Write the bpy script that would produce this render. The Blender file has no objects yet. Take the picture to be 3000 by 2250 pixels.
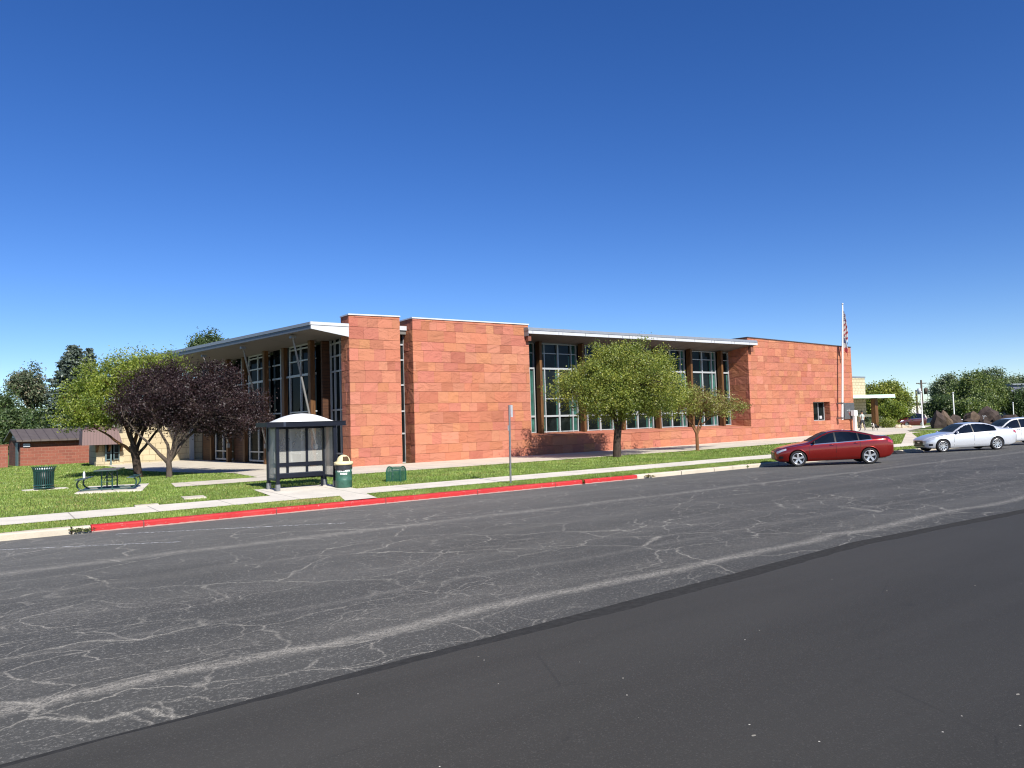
import bpy, bmesh, math, random
import numpy as np
from mathutils import Vector, Matrix, noise as mnoise
R = math.radians
rnd = random.Random(7)
nr = np.random.default_rng(11)
scene = bpy.context.scene
COL = scene.collection

# ------------------------------------------------------------------ camera model
# world axes: X runs along the street, Y away from the street towards the library
FPX, EYE, PITCH, ROLL, YAW = 2150.0, 2.15, R(3.0), R(1.7), R(36)
def _st(v):
    c, s = math.cos(YAW), math.sin(YAW)
    return Vector((v[0]*c + v[1]*s, -v[0]*s + v[1]*c, v[2]))
_fw = Vector((0, math.cos(PITCH), math.sin(PITCH))); _u0 = Vector((0, -math.sin(PITCH), math.cos(PITCH)))
_rt = Vector((1, 0, 0))*math.cos(ROLL) - _u0*math.sin(ROLL); _up = _u0*math.cos(ROLL) + Vector((1, 0, 0))*math.sin(ROLL)
FW, RT, UP = _st(_fw), _st(_rt), _st(_up)
def at(px, py, dep):
    """survey helper: photo measurement + distance -> world point"""
    d = FW + RT*((px-1500)/FPX) - UP*((py-1125)/FPX)
    return Vector((0, 0, EYE)) + d*dep
def make_camera():
    cd = bpy.data.cameras.new('camera'); co = bpy.data.objects.new('camera', cd); COL.objects.link(co)
    m = Matrix.Identity(4)
    for i in range(3):
        m[i][0], m[i][1], m[i][2] = RT[i], UP[i], -FW[i]
    m[2][3] = EYE
    co.matrix_world = m
    cd.sensor_width = 36; cd.lens = 36*FPX/3000
    cd.clip_start = .1; cd.clip_end = 5000
    scene.camera = co
make_camera()

# ------------------------------------------------------------------ terrain heights
def sst(a, b, x):
    x = min(1, max(0, (x-a)/(b-a))); return x*x*(3-2*x)
def zr(t):
    return .22 if t < 9 else .22*(1-((t-9)/9.75)**2)
_T = [(18.75, .15), (20.3, .16), (22.2, .18), (28, .25), (400, .25)]
def g(s, t):
    z = _T[0][1]
    for (a, za), (b, zb) in zip(_T, _T[1:]):
        if t >= a: z = za + (zb-za)*min(1, (t-a)/(b-a))
    return z + .2*sst(30, 62, s)*sst(21, 30, t) - .11*sst(34, 38, t)*(1-sst(20, 30, s))

# ------------------------------------------------------------------ materials
def _in(n, names, v):
    for k in names:
        if k in n.inputs:
            n.inputs[k].default_value = v; return
class NT:
    def __init__(self, name):
        self.m = bpy.data.materials.new(name); self.m.use_nodes = True
        self.t = self.m.node_tree; self.n = self.t.nodes; self.l = self.t.links
        self.b = self.n['Principled BSDF']; self.out = self.n['Material Output']
        self._co = None
    def co(self):
        if not self._co:
            self._co = self.n.new('ShaderNodeTexCoord')
        return self._co.outputs['Object']
    def mapping(self, scale=(1, 1, 1), rot=(0, 0, 0)):
        mp = self.n.new('ShaderNodeMapping'); self.l.new(self.co(), mp.inputs['Vector'])
        mp.inputs['Scale'].default_value = scale; mp.inputs['Rotation'].default_value = rot
        return mp.outputs['Vector']
    def noise(self, scale, detail=4, rough=.6, dist=0, vec=None):
        n = self.n.new('ShaderNodeTexNoise'); self.l.new(vec or self.co(), n.inputs['Vector'])
        n.inputs['Scale'].default_value = scale; n.inputs['Detail'].default_value = detail
        n.inputs['Roughness'].default_value = rough; n.inputs['Distortion'].default_value = dist
        return n.outputs['Fac']
    def voro(self, scale, feature='F1', vec=None, out='Distance'):
        n = self.n.new('ShaderNodeTexVoronoi'); n.feature = feature
        self.l.new(vec or self.co(), n.inputs['Vector']); n.inputs['Scale'].default_value = scale
        return n.outputs[out]
    def ramp(self, fac, stops):
        n = self.n.new('ShaderNodeValToRGB'); self.l.new(fac, n.inputs['Fac'])
        e = n.color_ramp.elements
        while len(e) < len(stops): e.new(.5)
        for i, (p, c) in enumerate(stops):
            e[i].position = p
            e[i].color = (c, c, c, 1) if isinstance(c, (int, float)) else (*c, 1)
        return n.outputs['Color']
    def mix(self, fac, a, b, mode='MIX'):
        n = self.n.new('ShaderNodeMix'); n.data_type = 'RGBA'; n.blend_type = mode
        for sk, v in ((n.inputs['Factor'], fac), (n.inputs['A'], a), (n.inputs['B'], b)):
            pass
        ins = [i for i in n.inputs if i.type == 'RGBA']
        f = n.inputs[0]
        for sk, v in ((f, fac), (ins[0], a), (ins[1], b)):
            if isinstance(v, bpy.types.NodeSocket): self.l.new(v, sk)
            elif isinstance(v, (int, float)): sk.default_value = v if sk is f else (v, v, v, 1)
            else: sk.default_value = (*v, 1)
        return [o for o in n.outputs if o.type == 'RGBA'][0]
    def math(self, op, a, b=None):
        n = self.n.new('ShaderNodeMath'); n.operation = op
        for i, v in enumerate((a, b)):
            if v is None: continue
            if isinstance(v, bpy.types.NodeSocket): self.l.new(v, n.inputs[i])
            else: n.inputs[i].default_value = v
        return n.outputs[0]
    def sep(self, vec=None):
        n = self.n.new('ShaderNodeSeparateXYZ'); self.l.new(vec or self.co(), n.inputs[0])
        return n.outputs
    def attr(self, name='Col'):
        n = self.n.new('ShaderNodeAttribute'); n.attribute_name = name
        return n.outputs['Color']
    def bump(self, h, strength=.3, dist=.02):
        n = self.n.new('ShaderNodeBump'); self.l.new(h, n.inputs['Height'])
        n.inputs['Strength'].default_value = strength; n.inputs['Distance'].default_value = dist
        self.l.new(n.outputs['Normal'], self.b.inputs['Normal'])
    def col(self, c):
        if isinstance(c, bpy.types.NodeSocket): self.l.new(c, self.b.inputs['Base Color'])
        else: self.b.inputs['Base Color'].default_value = (*c, 1)
    def set(self, rough=.6, metal=0, spec=.5, coat=0, ior=None):
        self.b.inputs['Roughness'].default_value = rough; self.b.inputs['Metallic'].default_value = metal
        _in(self.b, ['Specular IOR Level', 'Specular'], spec)
        _in(self.b, ['Coat Weight', 'Clearcoat'], coat)
        if ior: self.b.inputs['IOR'].default_value = ior
M = {}
def simple(name, c, rough=.6, metal=0, spec=.5, coat=0, var=.25, vs=6, bump=0, bs=40, stretch=None):
    k = NT(name)
    v = k.mapping(stretch) if stretch else None
    f = k.noise(vs, 5, .6, 0, v)
    k.col(k.ramp(f, [(.25, tuple(x*(1-var) for x in c)), (.75, tuple(min(1, x*(1+var)) for x in c))]))
    k.set(rough, metal, spec, coat)
    if bump: k.bump(k.noise(bs, 4, .6, 0, v), bump, .01)
    M[name] = k.m
    return k.m

def mats():
    # --- asphalt, old
    k = NT('old_asphalt')
    big = k.noise(.35, 4, .6)
    streak = k.noise(1.0, 5, .65, .3, k.mapping((.10, 1.3, 1)))
    patch = k.noise(.16, 3, .5, .5, k.mapping((.5, 1, 1)))
    base = k.ramp(streak, [(.30, (.0365, .0362, .0338)), (.52, (.0470, .0464, .0432)), (.75, (.060, .0588, .0545))])
    base = k.mix(k.ramp(patch, [(.42, 0), (.58, .6)]), base, (.0262, .0266, .0262))
    base = k.mix(k.ramp(big, [(.35, 0), (.7, .4)]), base, (.064, .0635, .062))
    # aggregate showing through
    sp = k.noise(38, 3, .75)
    base = k.mix(k.ramp(sp, [(.54, 0), (.72, .85)]), base, (.165, .160, .150))
    base = k.mix(k.ramp(k.noise(90, 2, .7), [(.3, .55), (.46, 0)]), base, (.022, .023, .025))
    # worn light wheel streaks along the street
    y = k.sep()[1]; wob = k.math('MULTIPLY', k.math('SUBTRACT', k.noise(.5, 3), .5), .5)
    yy = k.math('ADD', y, wob)
    def band(c, w, amt, scale):
        d = k.math('DIVIDE', k.math('ABSOLUTE', k.math('SUBTRACT', yy, c)), w)
        f = k.math('SUBTRACT', 1, d); f = k.math('MAXIMUM', f, 0)
        nz = k.math('MULTIPLY', k.ramp(k.noise(scale, 4, .75, 0, k.mapping((.6, 1, 1))), [(.36, .1), (.60, 1)]), k.ramp(k.noise(58, 3, .75), [(.38, .15), (.60, 1.1)]))
        return k.math('MULTIPLY', k.math('MULTIPLY', f, nz), amt)
    for c, w, a, sc in ((13.1, .30, .95, 14), (6.47, .17, 1.4, 26), (6.95, .5, .25, 22), (9.3, .7, .22, 16), (11.0, .4, .2, 14), (16.2, .5, .25, 14), (7.9, .12, .35, 22)):
        f = k.math('MINIMUM', band(c, w, a, sc), .9)
        base = k.mix(f, base, (.185, .175, .158))
    # cracks
    dv = k.n.new('ShaderNodeMapping'); 
    nz = k.n.new('ShaderNodeTexNoise'); k.l.new(k.co(), nz.inputs['Vector']); nz.inputs['Scale'].default_value = .9; nz.inputs['Detail'].default_value = 6
    vm = k.n.new('ShaderNodeVectorMath'); vm.operation = 'MULTIPLY_ADD'
    k.l.new(nz.outputs['Color'], vm.inputs[0]); vm.inputs[1].default_value = (1.1, 1.1, 0); k.l.new(k.co(), vm.inputs[2])
    sc1 = k.n.new('ShaderNodeMapping'); k.l.new(vm.outputs[0], sc1.inputs['Vector']); sc1.inputs['Scale'].default_value = (.55, 1, 1)
    cr = k.voro(.75, 'DISTANCE_TO_EDGE', sc1.outputs[0])
    cr2 = k.voro(1.9, 'DISTANCE_TO_EDGE', sc1.outputs[0])
    mask = k.ramp(k.noise(.22, 3, .6), [(.38, 0), (.52, 1)])
    mask2 = k.ramp(k.noise(.17, 3, .6, .4), [(.44, 0), (.54, 1)])
    brk = k.math('MULTIPLY', k.ramp(k.noise(7, 5, .75), [(.36, .25), (.56, 1)]), k.ramp(k.noise(55, 3, .75), [(.40, .12), (.58, 1.0)]))
    c1 = k.math('MULTIPLY', k.math('MULTIPLY', k.ramp(cr, [(0, 1), (.005, .75), (.010, 0)]), mask), brk)
    c2 = k.math('MULTIPLY', k.math('MULTIPLY', k.ramp(cr2, [(0, 1), (.007, .7), (.016, 0)]), mask2), brk)
    cr3 = k.voro(3.4, 'DISTANCE_TO_EDGE', sc1.outputs[0])
    mask3 = k.ramp(k.noise(.3, 3, .6, .6), [(.46, 0), (.56, 1)])
    c3 = k.math('MULTIPLY', k.math('MULTIPLY', k.ramp(cr3, [(0, .9), (.010, .6), (.024, 0)]), mask3), brk)
    base = k.mix(k.math('MINIMUM', k.math('MULTIPLY', c3, .7), 1), base, (.25, .237, .212))
    base = k.mix(k.math('MINIMUM', k.math('MULTIPLY', c1, .8), 1), base, (.28, .265, .235))
    base = k.mix(k.math('MINIMUM', k.math('MULTIPLY', c2, .75), 1), base, (.26, .245, .22))
    yk = k.math('ADD', k.sep()[1], k.math('MULTIPLY', k.noise(.4, 4, .6), 2.0))
    dust = k.n.new('ShaderNodeMapRange'); k.l.new(yk, dust.inputs['Value']); dust.inputs['From Min'].default_value = 10.5; dust.inputs['From Max'].default_value = 18.5; dust.inputs['To Max'].default_value = .45
    base = k.mix(k.math('MULTIPLY', dust.outputs[0], k.ramp(k.noise(2.2, 5, .7, 0, k.mapping((.25, 1, 1))), [(.3, .5), (.7, 1)])), base, (.120, .117, .110))
    k.col(base); k.set(.82, 0, .25); _in(k.b, ['Diffuse Roughness'], 1.0)
    k.bump(k.noise(70, 3, .7), .5, .008)
    M['old_asphalt'] = k.m
    # --- asphalt, new
    k = NT('new_asphalt')
    base = k.ramp(k.noise(.45, 4, .6, .2, k.mapping((.3, 1, 1))), [(.3, (.0250, .0240, .0218)), (.7, (.0330, .0317, .0288))])
    base = k.mix(k.ramp(k.noise(75, 3, .75), [(.55, 0), (.78, .5)]), base, (.105, .102, .096))
    base = k.mix(k.ramp(k.noise(95, 2, .7), [(.28, .6), (.45, 0)]), base, (.02, .02, .02))
    ch = k.voro(9, 'F1'); pick = k.voro(9, 'F1', None, 'Color')
    pk = k.n.new('ShaderNodeSeparateColor'); k.l.new(pick, pk.inputs[0])
    f = k.math('MULTIPLY', k.math('LESS_THAN', ch, .055), k.math('GREATER_THAN', pk.outputs[0], .86))
    base = k.mix(f, base, (.42, .40, .36))
    ch = k.voro(2.6, 'F1', k.mapping((.8, 1.6, 1))); pick = k.voro(2.6, 'F1', k.mapping((.8, 1.6, 1)), 'Color')
    pk = k.n.new('ShaderNodeSeparateColor'); k.l.new(pick, pk.inputs[0])
    f = k.math('MULTIPLY', k.math('LESS_THAN', k.math('ADD', ch, k.math('MULTIPLY', k.noise(30), .05)), .062), k.math('GREATER_THAN', pk.outputs[0], .72))
    base = k.mix(k.math('MULTIPLY', f, .7), base, (.30, .28, .24))
    lane = k.noise(1.0, 4, .6, .2, k.mapping((.05, 1.1, 1)))
    base = k.mix(k.ramp(lane, [(.42, 0), (.62, .35)]), base, (.040, .0388, .0360))
    base = k.mix(k.ramp(k.noise(1.6, 5, .7, .8), [(.66, 0), (.74, .5)]), base, (.0145, .0142, .0138))
    fc = k.voro(.42, 'DISTANCE_TO_EDGE', k.mapping((.5, 1, 1)))
    base = k.mix(k.math('MULTIPLY', k.ramp(fc, [(0, .4), (.004, 0)]), k.ramp(k.noise(1.2, 4), [(.5, 0), (.62, 1)])), base, (.015, .015, .015))
    k.col(base); k.set(.8, 0, .25); _in(k.b, ['Diffuse Roughness'], 1.0); k.bump(k.noise(85, 3, .7), .5, .006)
    M['new_asphalt'] = k.m
    simple('sealer', (.0400, .0395, .0385), 1.0, 0, .03, var=.25, vs=14, bump=.4, bs=80)
    # --- concrete with joints
    def concrete(name, c, jx, jy, w=.014):
        k = NT(name)
        b = k.ramp(k.noise(1.1, 6, .65), [(.25, tuple(x*.80 for x in c)), (.75, tuple(x*1.08 for x in c))])
        b = k.mix(k.ramp(k.noise(30, 3, .7), [(.5, 0), (.8, .5)]), b, tuple(x*.62 for x in c))
        b = k.mix(k.ramp(k.noise(.5, 4, .7, .6), [(.55, 0), (.75, .45)]), b, tuple(x*.68 for x in c))
        xyz = k.sep()
        for ax, j in ((0, jx), (1, jy)):
            if not j: continue
            fr = k.math('FRACT', k.math('DIVIDE', xyz[ax], j))
            b = k.mix(k.math('MULTIPLY', k.math('LESS_THAN', fr, w/j*1.6), .7), b, tuple(x*.3 for x in c))
        k.col(b); k.set(.85, 0, .3); k.bump(k.noise(60, 3, .6), .25, .005)
        M[name] = k.m
    concrete('sidewalk_concrete', (.70, .645, .545), 1.83, 0, .02)
    concrete('plaza_concrete', (.62, .555, .45), 3.1, 2.6, .02)
    concrete('kerb_concrete', (.54, .475, .37), 3.05, 0, .02)
    k = NT('red_kerb_paint')
    xyz = k.sep(); fr = k.math('FRACT', k.math('DIVIDE', xyz[0], 3.05))
    b = k.ramp(k.noise(2, 5, .6), [(.3, (.42, .020, .022)), (.7, (.50, .030, .028))])
    b = k.mix(k.ramp(k.noise(11, 6, .8, .6), [(.60, 0), (.66, .85)]), b, (.42, .34, .29))
    b = k.mix(k.ramp(k.noise(3.5, 6, .75, .3, k.mapping((.35, 1, 1))), [(.52, 0), (.75, .5)]), b, (.36, .10, .085))
    low = k.math('LESS_THAN', k.math('ADD', xyz[2], k.math('MULTIPLY', k.noise(6, 5), .05)), .052)
    b = k.mix(k.math('MULTIPLY', low, .8), b, (.38, .31, .27))
    b = k.mix(k.math('LESS_THAN', fr, .010), b, (.16, .05, .04))
    k.col(b); k.set(.6, 0, .4); M['red_kerb_paint'] = k.m
    # --- grass
    k = NT('lawn_soil')
    b = k.ramp(k.noise(.7, 5, .65), [(.3, (.095, .130, .028)), (.7, (.150, .185, .048))])
    b = k.mix(k.ramp(k.noise(25, 4, .7), [(.45, 0), (.7, .7)]), b, (.045, .075, .015))
    k.col(b); k.set(.9, 0, .2); k.bump(k.noise(45, 4, .7), .8, .03); M['lawn_soil'] = k.m
    for nm, c in (('grass_green', (.178, .268, .050)), ('grass_light', (.285, .350, .085)), ('grass_dry', (.36, .30, .11))):
        leafmat(nm, c, .25)
    # --- stone slabs
    k = NT('red_sandstone')
    a = k.attr()
    v = k.mapping((1.0, 1.0, 1.7), (0, .5, 0))
    st1 = k.noise(1.4, 8, .6, 1.8, v)
    b = k.mix(k.ramp(st1, [(.45, 0), (.68, .24)]), a, (.45, .180, .110))
    b = k.mix(k.ramp(k.noise(2.1, 7, .62, 2.6, v), [(.57, 0), (.74, .24)]), b, (.30, .100, .062))
    b = k.mix(k.ramp(k.noise(40, 3, .7), [(.5, 0), (.8, .22)]), b, (.22, .070, .045))
    b = k.mix(k.ramp(k.noise(.22, 3, .5), [(.4, 0), (.75, .14)]), b, (.50, .24, .16))
    k.col(b); k.set(.88, 0, .2)
    # cleft face: terraces of a warped noise give the split-stone ridges
    t0 = k.noise(.85, 5, .5, 1.6, v)
    ter = k.math('SNAP', t0, .085)
    h = k.math('ADD', k.math('MULTIPLY', ter, 1.1), k.math('ADD', k.math('MULTIPLY', t0, .9), k.math('MULTIPLY', k.noise(7, 6, .7), .16)))
    k.bump(h, .75, .085); M['red_sandstone'] = k.m
    simple('mortar_core', (.17, .062, .04), .9)
    # --- masonry by brick texture
    def brick(name, c1, c2, mort, bw, bh, msize, swap=True, bump=.4, axis='x'):
        k = NT(name)
        n = k.n.new('ShaderNodeTexBrick')
        xyz = k.sep(); cmb = k.n.new('ShaderNodeCombineXYZ')
        u = k.math('ADD', xyz[0], xyz[1]) if axis == 'xy' else xyz[0 if axis == 'x' else 1]
        k.l.new(u, cmb.inputs[0]); k.l.new(xyz[2], cmb.inputs[1])
        k.l.new(cmb.outputs[0], n.inputs['Vector'])
        n.inputs['Scale'].default_value = 1; n.inputs['Brick Width'].default_value = bw; n.inputs['Row Height'].default_value = bh
        n.inputs['Mortar Size'].default_value = msize; n.inputs['Color1'].default_value = (*c1, 1); n.inputs['Color2'].default_value = (*c2, 1)
        n.inputs['Mortar'].default_value = (*mort, 1); n.inputs['Bias'].default_value = 0
        b = k.mix(k.ramp(k.noise(14, 5, .7), [(.35, 0), (.75, .45)]), n.outputs['Color'], tuple(x*.55 for x in c2))
        k.col(b); k.set(.88, 0, .25)
        h = k.math('SUBTRACT', k.math('MULTIPLY', k.noise(20, 4, .7), .35), n.outputs['Fac'])
        k.bump(h, bump, .015); M[name] = k.m
    brick('brown_brick', (.30, .105, .070), (.23, .080, .055), (.30, .17, .12), .42, .21, .012)
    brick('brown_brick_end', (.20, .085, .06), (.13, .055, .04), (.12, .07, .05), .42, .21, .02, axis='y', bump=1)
    brick('cream_block', (.52, .44, .29), (.47, .39, .25), (.27, .22, .14), .8, .40, .018)
    brick('cream_block_small', (.55, .47, .32), (.50, .42, .28), (.30, .25, .16), .62, .31, .03)
    # --- wood
    k = NT('stained_wood')
    v = k.mapping((14, 14, .55))
    b = k.ramp(k.noise(1.2, 6, .65, .6, v), [(.3, (.042, .017, .006)), (.55, (.120, .054, .017)), (.8, (.27, .142, .05))])
    kn = k.voro(1.0, 'F1', k.mapping((2.2, 2.2, .9)))
    b = k.mix(k.ramp(kn, [(.06, .8), (.13, 0)]), b, (.34, .20, .10))
    k.col(b); k.set(.6, 0, .35); k.bump(k.noise(1.2, 5, .6, .5, v), .3, .02); M['stained_wood'] = k.m
    k = NT('slat_siding')
    z = k.math('FRACT', k.math('DIVIDE', k.sep()[2], .16))
    b = k.ramp(k.noise(1.0, 5, .6, .4, k.mapping((2, 2, 12))), [(.3, (.040, .016, .008)), (.7, (.085, .036, .016))])
    b = k.mix(k.math('LESS_THAN', z, .10), b, (.012, .006, .004))
    k.col(b); k.set(.65, 0, .3); k.bump(z, .5, .02); M['slat_siding'] = k.m
    # --- metals and glass
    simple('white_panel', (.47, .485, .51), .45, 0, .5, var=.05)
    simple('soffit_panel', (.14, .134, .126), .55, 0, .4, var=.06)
    simple('panel_seam', (.05, .05, .05), .8)
    simple('shaded_fascia', (.10, .11, .13), .45, .1, .4, var=.1)  # west fascia metal, its shade put into the darker colour
    simple('grey_metal', (.22, .24, .265), .42, .2, .5, var=.10)
    simple('pale_coping', (.60, .61, .63), .4, .2, .5, var=.05)
    simple('dark_coping', (.09, .06, .05), .5, .2, .5)
    simple('window_frame', (.36, .38, .39), .42, .1, .5, var=.05)
    simple('steel_strut', (.24, .24, .235), .4, .3, .5, var=.08)
    simple('galvanised', (.22, .225, .23), .5, .6, .5, var=.22, vs=25)
    def glazing(name, col, f):
        k = NT(name); k.n.remove(k.b)
        d = k.n.new('ShaderNodeBsdfDiffuse'); gl = k.n.new('ShaderNodeBsdfGlossy'); gl.inputs['Roughness'].default_value = .02
        if isinstance(col, bpy.types.NodeSocket): pass
        k.l.new(k.ramp(k.noise(.8, 4, .6, .8), [(.35, tuple(c*.5 for c in col)), (.5, tuple(col)), (.72, tuple(c*1.9 for c in col))]), d.inputs['Color'])  # mottled tone painted in for reflections and blinds behind the glass
        mx = k.n.new('ShaderNodeMixShader'); mx.inputs[0].default_value = f
        k.l.new(d.outputs[0], mx.inputs[1]); k.l.new(gl.outputs[0], mx.inputs[2]); k.l.new(mx.outputs[0], k.out.inputs['Surface'])
        M[name] = k.m
    glazing('dark_glass', (.007, .010, .0105), .020)
    glazing('teal_spandrel', (.030, .095, .078), .035)
    glazing('blind_glass', (.020, .029, .035), .022)
    glazing('car_glass', (.006, .009, .014), .055)
    glazing('screen_glass', (.030, .045, .055), .10)
    k = NT('scuffed_plastic')
    f = k.ramp(k.noise(3.2, 6, .7, .4, k.mapping((1, 1, .45))), [(.3, .40), (.75, .52)])
    sc = k.ramp(k.noise(22, 4, .7, .3, k.mapping((1, 1, .25))), [(.66, 0), (.76, .16)])
    k.col((.42, .42, .39)); k.set(.35, 0, .4)
    tr = k.n.new('ShaderNodeBsdfTransparent'); mx = k.n.new('ShaderNodeMixShader')
    k.l.new(k.math('MINIMUM', k.math('ADD', f, sc), .95), mx.inputs[0]); k.l.new(tr.outputs[0], mx.inputs[1]); k.l.new(k.b.outputs[0], mx.inputs[2])
    k.l.new(mx.outputs[0], k.out.inputs['Surface']); M['scuffed_plastic'] = k.m
    k = NT('wire_mesh')
    xyz = k.sep(); h = None
    d1 = k.math('FRACT', k.math('MULTIPLY', k.math('ADD', xyz[0], xyz[2]), 26)); d2 = k.math('FRACT', k.math('MULTIPLY', k.math('SUBTRACT', xyz[0], xyz[2]), 26))
    f = k.math('MAXIMUM', k.math('LESS_THAN', d1, .38), k.math('LESS_THAN', d2, .38))
    k.col((.012, .085, .052)); k.set(.45, 0, .5)
    tr = k.n.new('ShaderNodeBsdfTransparent'); mx = k.n.new('ShaderNodeMixShader')
    k.l.new(f, mx.inputs[0]); k.l.new(tr.outputs[0], mx.inputs[1]); k.l.new(k.b.outputs[0], mx.inputs[2])
    k.l.new(mx.outputs[0], k.out.inputs['Surface']); M['wire_mesh'] = k.m
    simple('green_enamel', (.008, .075, .045), .35, 0, .5, coat=.3)
    simple('dark_green_metal', (.012, .050, .045), .35, 0, .5, coat=.4, var=.15)
    simple('navy_metal', (.008, .010, .017), .42, 0, .22, var=.2)
    simple('navy_metal_light', (.026, .033, .050), .45, 0, .3, var=.2)
    simple('dome_white', (.80, .80, .77), .35, 0, .5, var=.02)
    simple('drum_green', (.034, .105, .076), .5, 0, .45, var=.3, vs=9, bump=.1, bs=20)
    simple('cream_plastic', (.72, .62, .36), .4, 0, .5, var=.05)
    simple('bag_black', (.028, .028, .034), .3, 0, .5, var=.3, vs=12, bump=.8, bs=14)
    simple('hole_dark', (.055, .028, .008), .8)
    simple('white_paint', (.78, .78, .76), .5, 0, .4, var=.05)
    k = NT('worn_line_paint')
    k.col((.55, .55, .53)); k.set(.8)
    tr = k.n.new('ShaderNodeBsdfTransparent'); mx = k.n.new('ShaderNodeMixShader')
    k.l.new(k.ramp(k.noise(11, 5, .75), [(.42, 0), (.62, .8)]), mx.inputs[0]); k.l.new(tr.outputs[0], mx.inputs[1]); k.l.new(k.b.outputs[0], mx.inputs[2])
    k.l.new(mx.outputs[0], k.out.inputs['Surface']); M['worn_line_paint'] = k.m
    simple('sign_back', (.60, .63, .66), .45, .3, .5, var=.05)
    simple('plaque_slate', (.075, .078, .082), .6, 0, .4, var=.2, vs=4)
    simple('red_letter', (.35, .06, .045), .5)
    simple('grey_letter', (.42, .42, .42), .5)
    k = NT('seam_roof')
    v = k.math('FRACT', k.math('DIVIDE', k.math('ADD', k.sep()[0], 0), .55))
    k.col(k.mix(k.math('LESS_THAN', v, .07), k.ramp(k.noise(3, 4), [(.3, (.105, .085, .075)), (.7, (.135, .112, .10))]), (.045, .036, .032)))
    k.set(.5, .2, .4); M['seam_roof'] = k.m
    k = NT('seam_mauve')
    v = k.math('FRACT', k.math('DIVIDE', k.sep()[0], .17))
    k.col(k.mix(k.math('LESS_THAN', v, .10), (.135, .080, .075), (.075, .045, .042))); k.set(.55, .1, .4); M['seam_mauve'] = k.m
    simple('door_teal', (.09, .14, .15), .5)
    simple('bark_dark', (.050, .036, .028), .9, 0, .2, var=.5, vs=9, bump=.9, bs=16, stretch=(1, 1, .3))
    simple('bark_grey', (.085, .066, .052), .9, 0, .2, var=.5, vs=9, bump=.9, bs=16, stretch=(1, 1, .3))
    simple('bark_orange', (.17, .085, .040), .85, 0, .2, var=.4, vs=9, bump=.5, bs=16, stretch=(1, 1, .3))
    simple('basalt', (.050, .036, .030), .85, 0, .3, var=.5, vs=2.2, bump=.9, bs=5)
    simple('basalt_tan', (.105, .074, .052), .85, 0, .3, var=.5, vs=2.2, bump=.9, bs=5)
    simple('tan_rock', (.50, .42, .31), .85, 0, .3, var=.3, vs=3, bump=.8, bs=6)
    simple('mint_steel', (.52, .70, .58), .5, 0, .4, var=.04)
    simple('white_wall', (.70, .68, .62), .7, var=.08)
    k = NT('ribbed_metal')
    v = k.math('FRACT', k.math('DIVIDE', k.math('ADD', k.sep()[0], k.sep()[1]), .7))
    k.col(k.mix(k.ramp(v, [(.3, 0), (.5, 1), (.9, 0)]), (.14, .15, .20), (.30, .32, .38))); k.set(.5, .3); M['ribbed_metal'] = k.m
    simple('pole_wood', (.085, .062, .048), .85, var=.3)
    simple('wire_black', (.02, .02, .02), .6)
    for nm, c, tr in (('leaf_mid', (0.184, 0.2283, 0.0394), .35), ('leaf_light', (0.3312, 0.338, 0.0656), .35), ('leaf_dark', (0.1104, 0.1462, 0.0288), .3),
                  ('lime_mid', (0.1707, 0.2297, 0.0313), .4), ('lime_light', (0.2938, 0.3353, 0.0558), .4), ('lime_dark', (0.0957, 0.1429, 0.0224), .35),
                  ('plum_mid', (0.026, 0.0124, 0.0147), .18), ('plum_light', (0.0527, 0.0306, 0.0294), .18), ('plum_dark', (0.0136, 0.0065, 0.0082), .15),
                  ('spruce_mid', (0.0931, 0.1242, 0.1025), .1), ('spruce_light', (0.1708, 0.2018, 0.1631), .1), ('spruce_dark', (0.0435, 0.0652, 0.0528), .1),
                  ('pine_mid', (0.0897, 0.1166, 0.0598), .1), ('pine_light', (0.1869, 0.1644, 0.1046), .1), ('pine_dark', (0.0448, 0.0628, 0.0329), .1),
                  ('deep_mid', (0.0594, 0.0994, 0.0338), .25), ('deep_light', (0.1208, 0.1604, 0.0506), .25), ('deep_dark', (0.0334, 0.0577, 0.0203), .2),
                  ('olive_mid', (0.1493, 0.2005, 0.0565), .3), ('olive_light', (0.2488, 0.2865, 0.0943), .3), ('olive_dark', (0.0747, 0.1111, 0.0415), .25),
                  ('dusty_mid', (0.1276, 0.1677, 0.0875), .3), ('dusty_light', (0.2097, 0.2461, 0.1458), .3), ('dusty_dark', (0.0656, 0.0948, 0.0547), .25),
                  ('bronze_mid', (0.21, 0.1838, 0.0525), .35), ('bronze_light', (0.3063, 0.3238, 0.0875), .35), ('bronze_dark', (0.1662, 0.0963, 0.0437), .3),
                  ('weed_mid', (.10, .11, .05), .2)):
        leafmat(nm, c, tr)
    # cars and people
    def paint(name, c, c2=None, metal=.35, rough=.32):
        k = NT(name); k.col(k.ramp(k.noise(2, 2), [(.3, c), (.7, c2 or c)])); k.set(rough, metal, .5, 1.0); M[name] = k.m
        _in(k.b, ['Coat Roughness'], .04)
    paint('paint_red', (.26, .012, .008), (.27, .013, .009), .6, .28)
    paint('paint_silver', (.70, .72, .75), None, .40, .32)
    paint('paint_white', (.70, .71, .72), None, .1, .35)
    paint('paint_maroon', (.09, .008, .014), None, .4, .35)
    paint('paint_charcoal', (.03, .035, .04), None, .4, .35)
    simple('tyre_rubber', (.018, .018, .019), .75, 0, .3, var=.2)
    simple('rim_alloy', (.62, .62, .62), .28, .7, .5, var=.03)
    simple('rim_dark', (.02, .02, .021), .6)
    simple('trim_black', (.012, .012, .013), .45, var=.1)
    simple('chrome', (.70, .70, .71), .15, .9, .5, var=.02)
    simple('seam_black', (.010, .009, .009), .8)
    k = NT('lamp_clear'); k.col((.55, .56, .58)); k.set(.12, .3, .6, 1); M['lamp_clear'] = k.m
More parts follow.
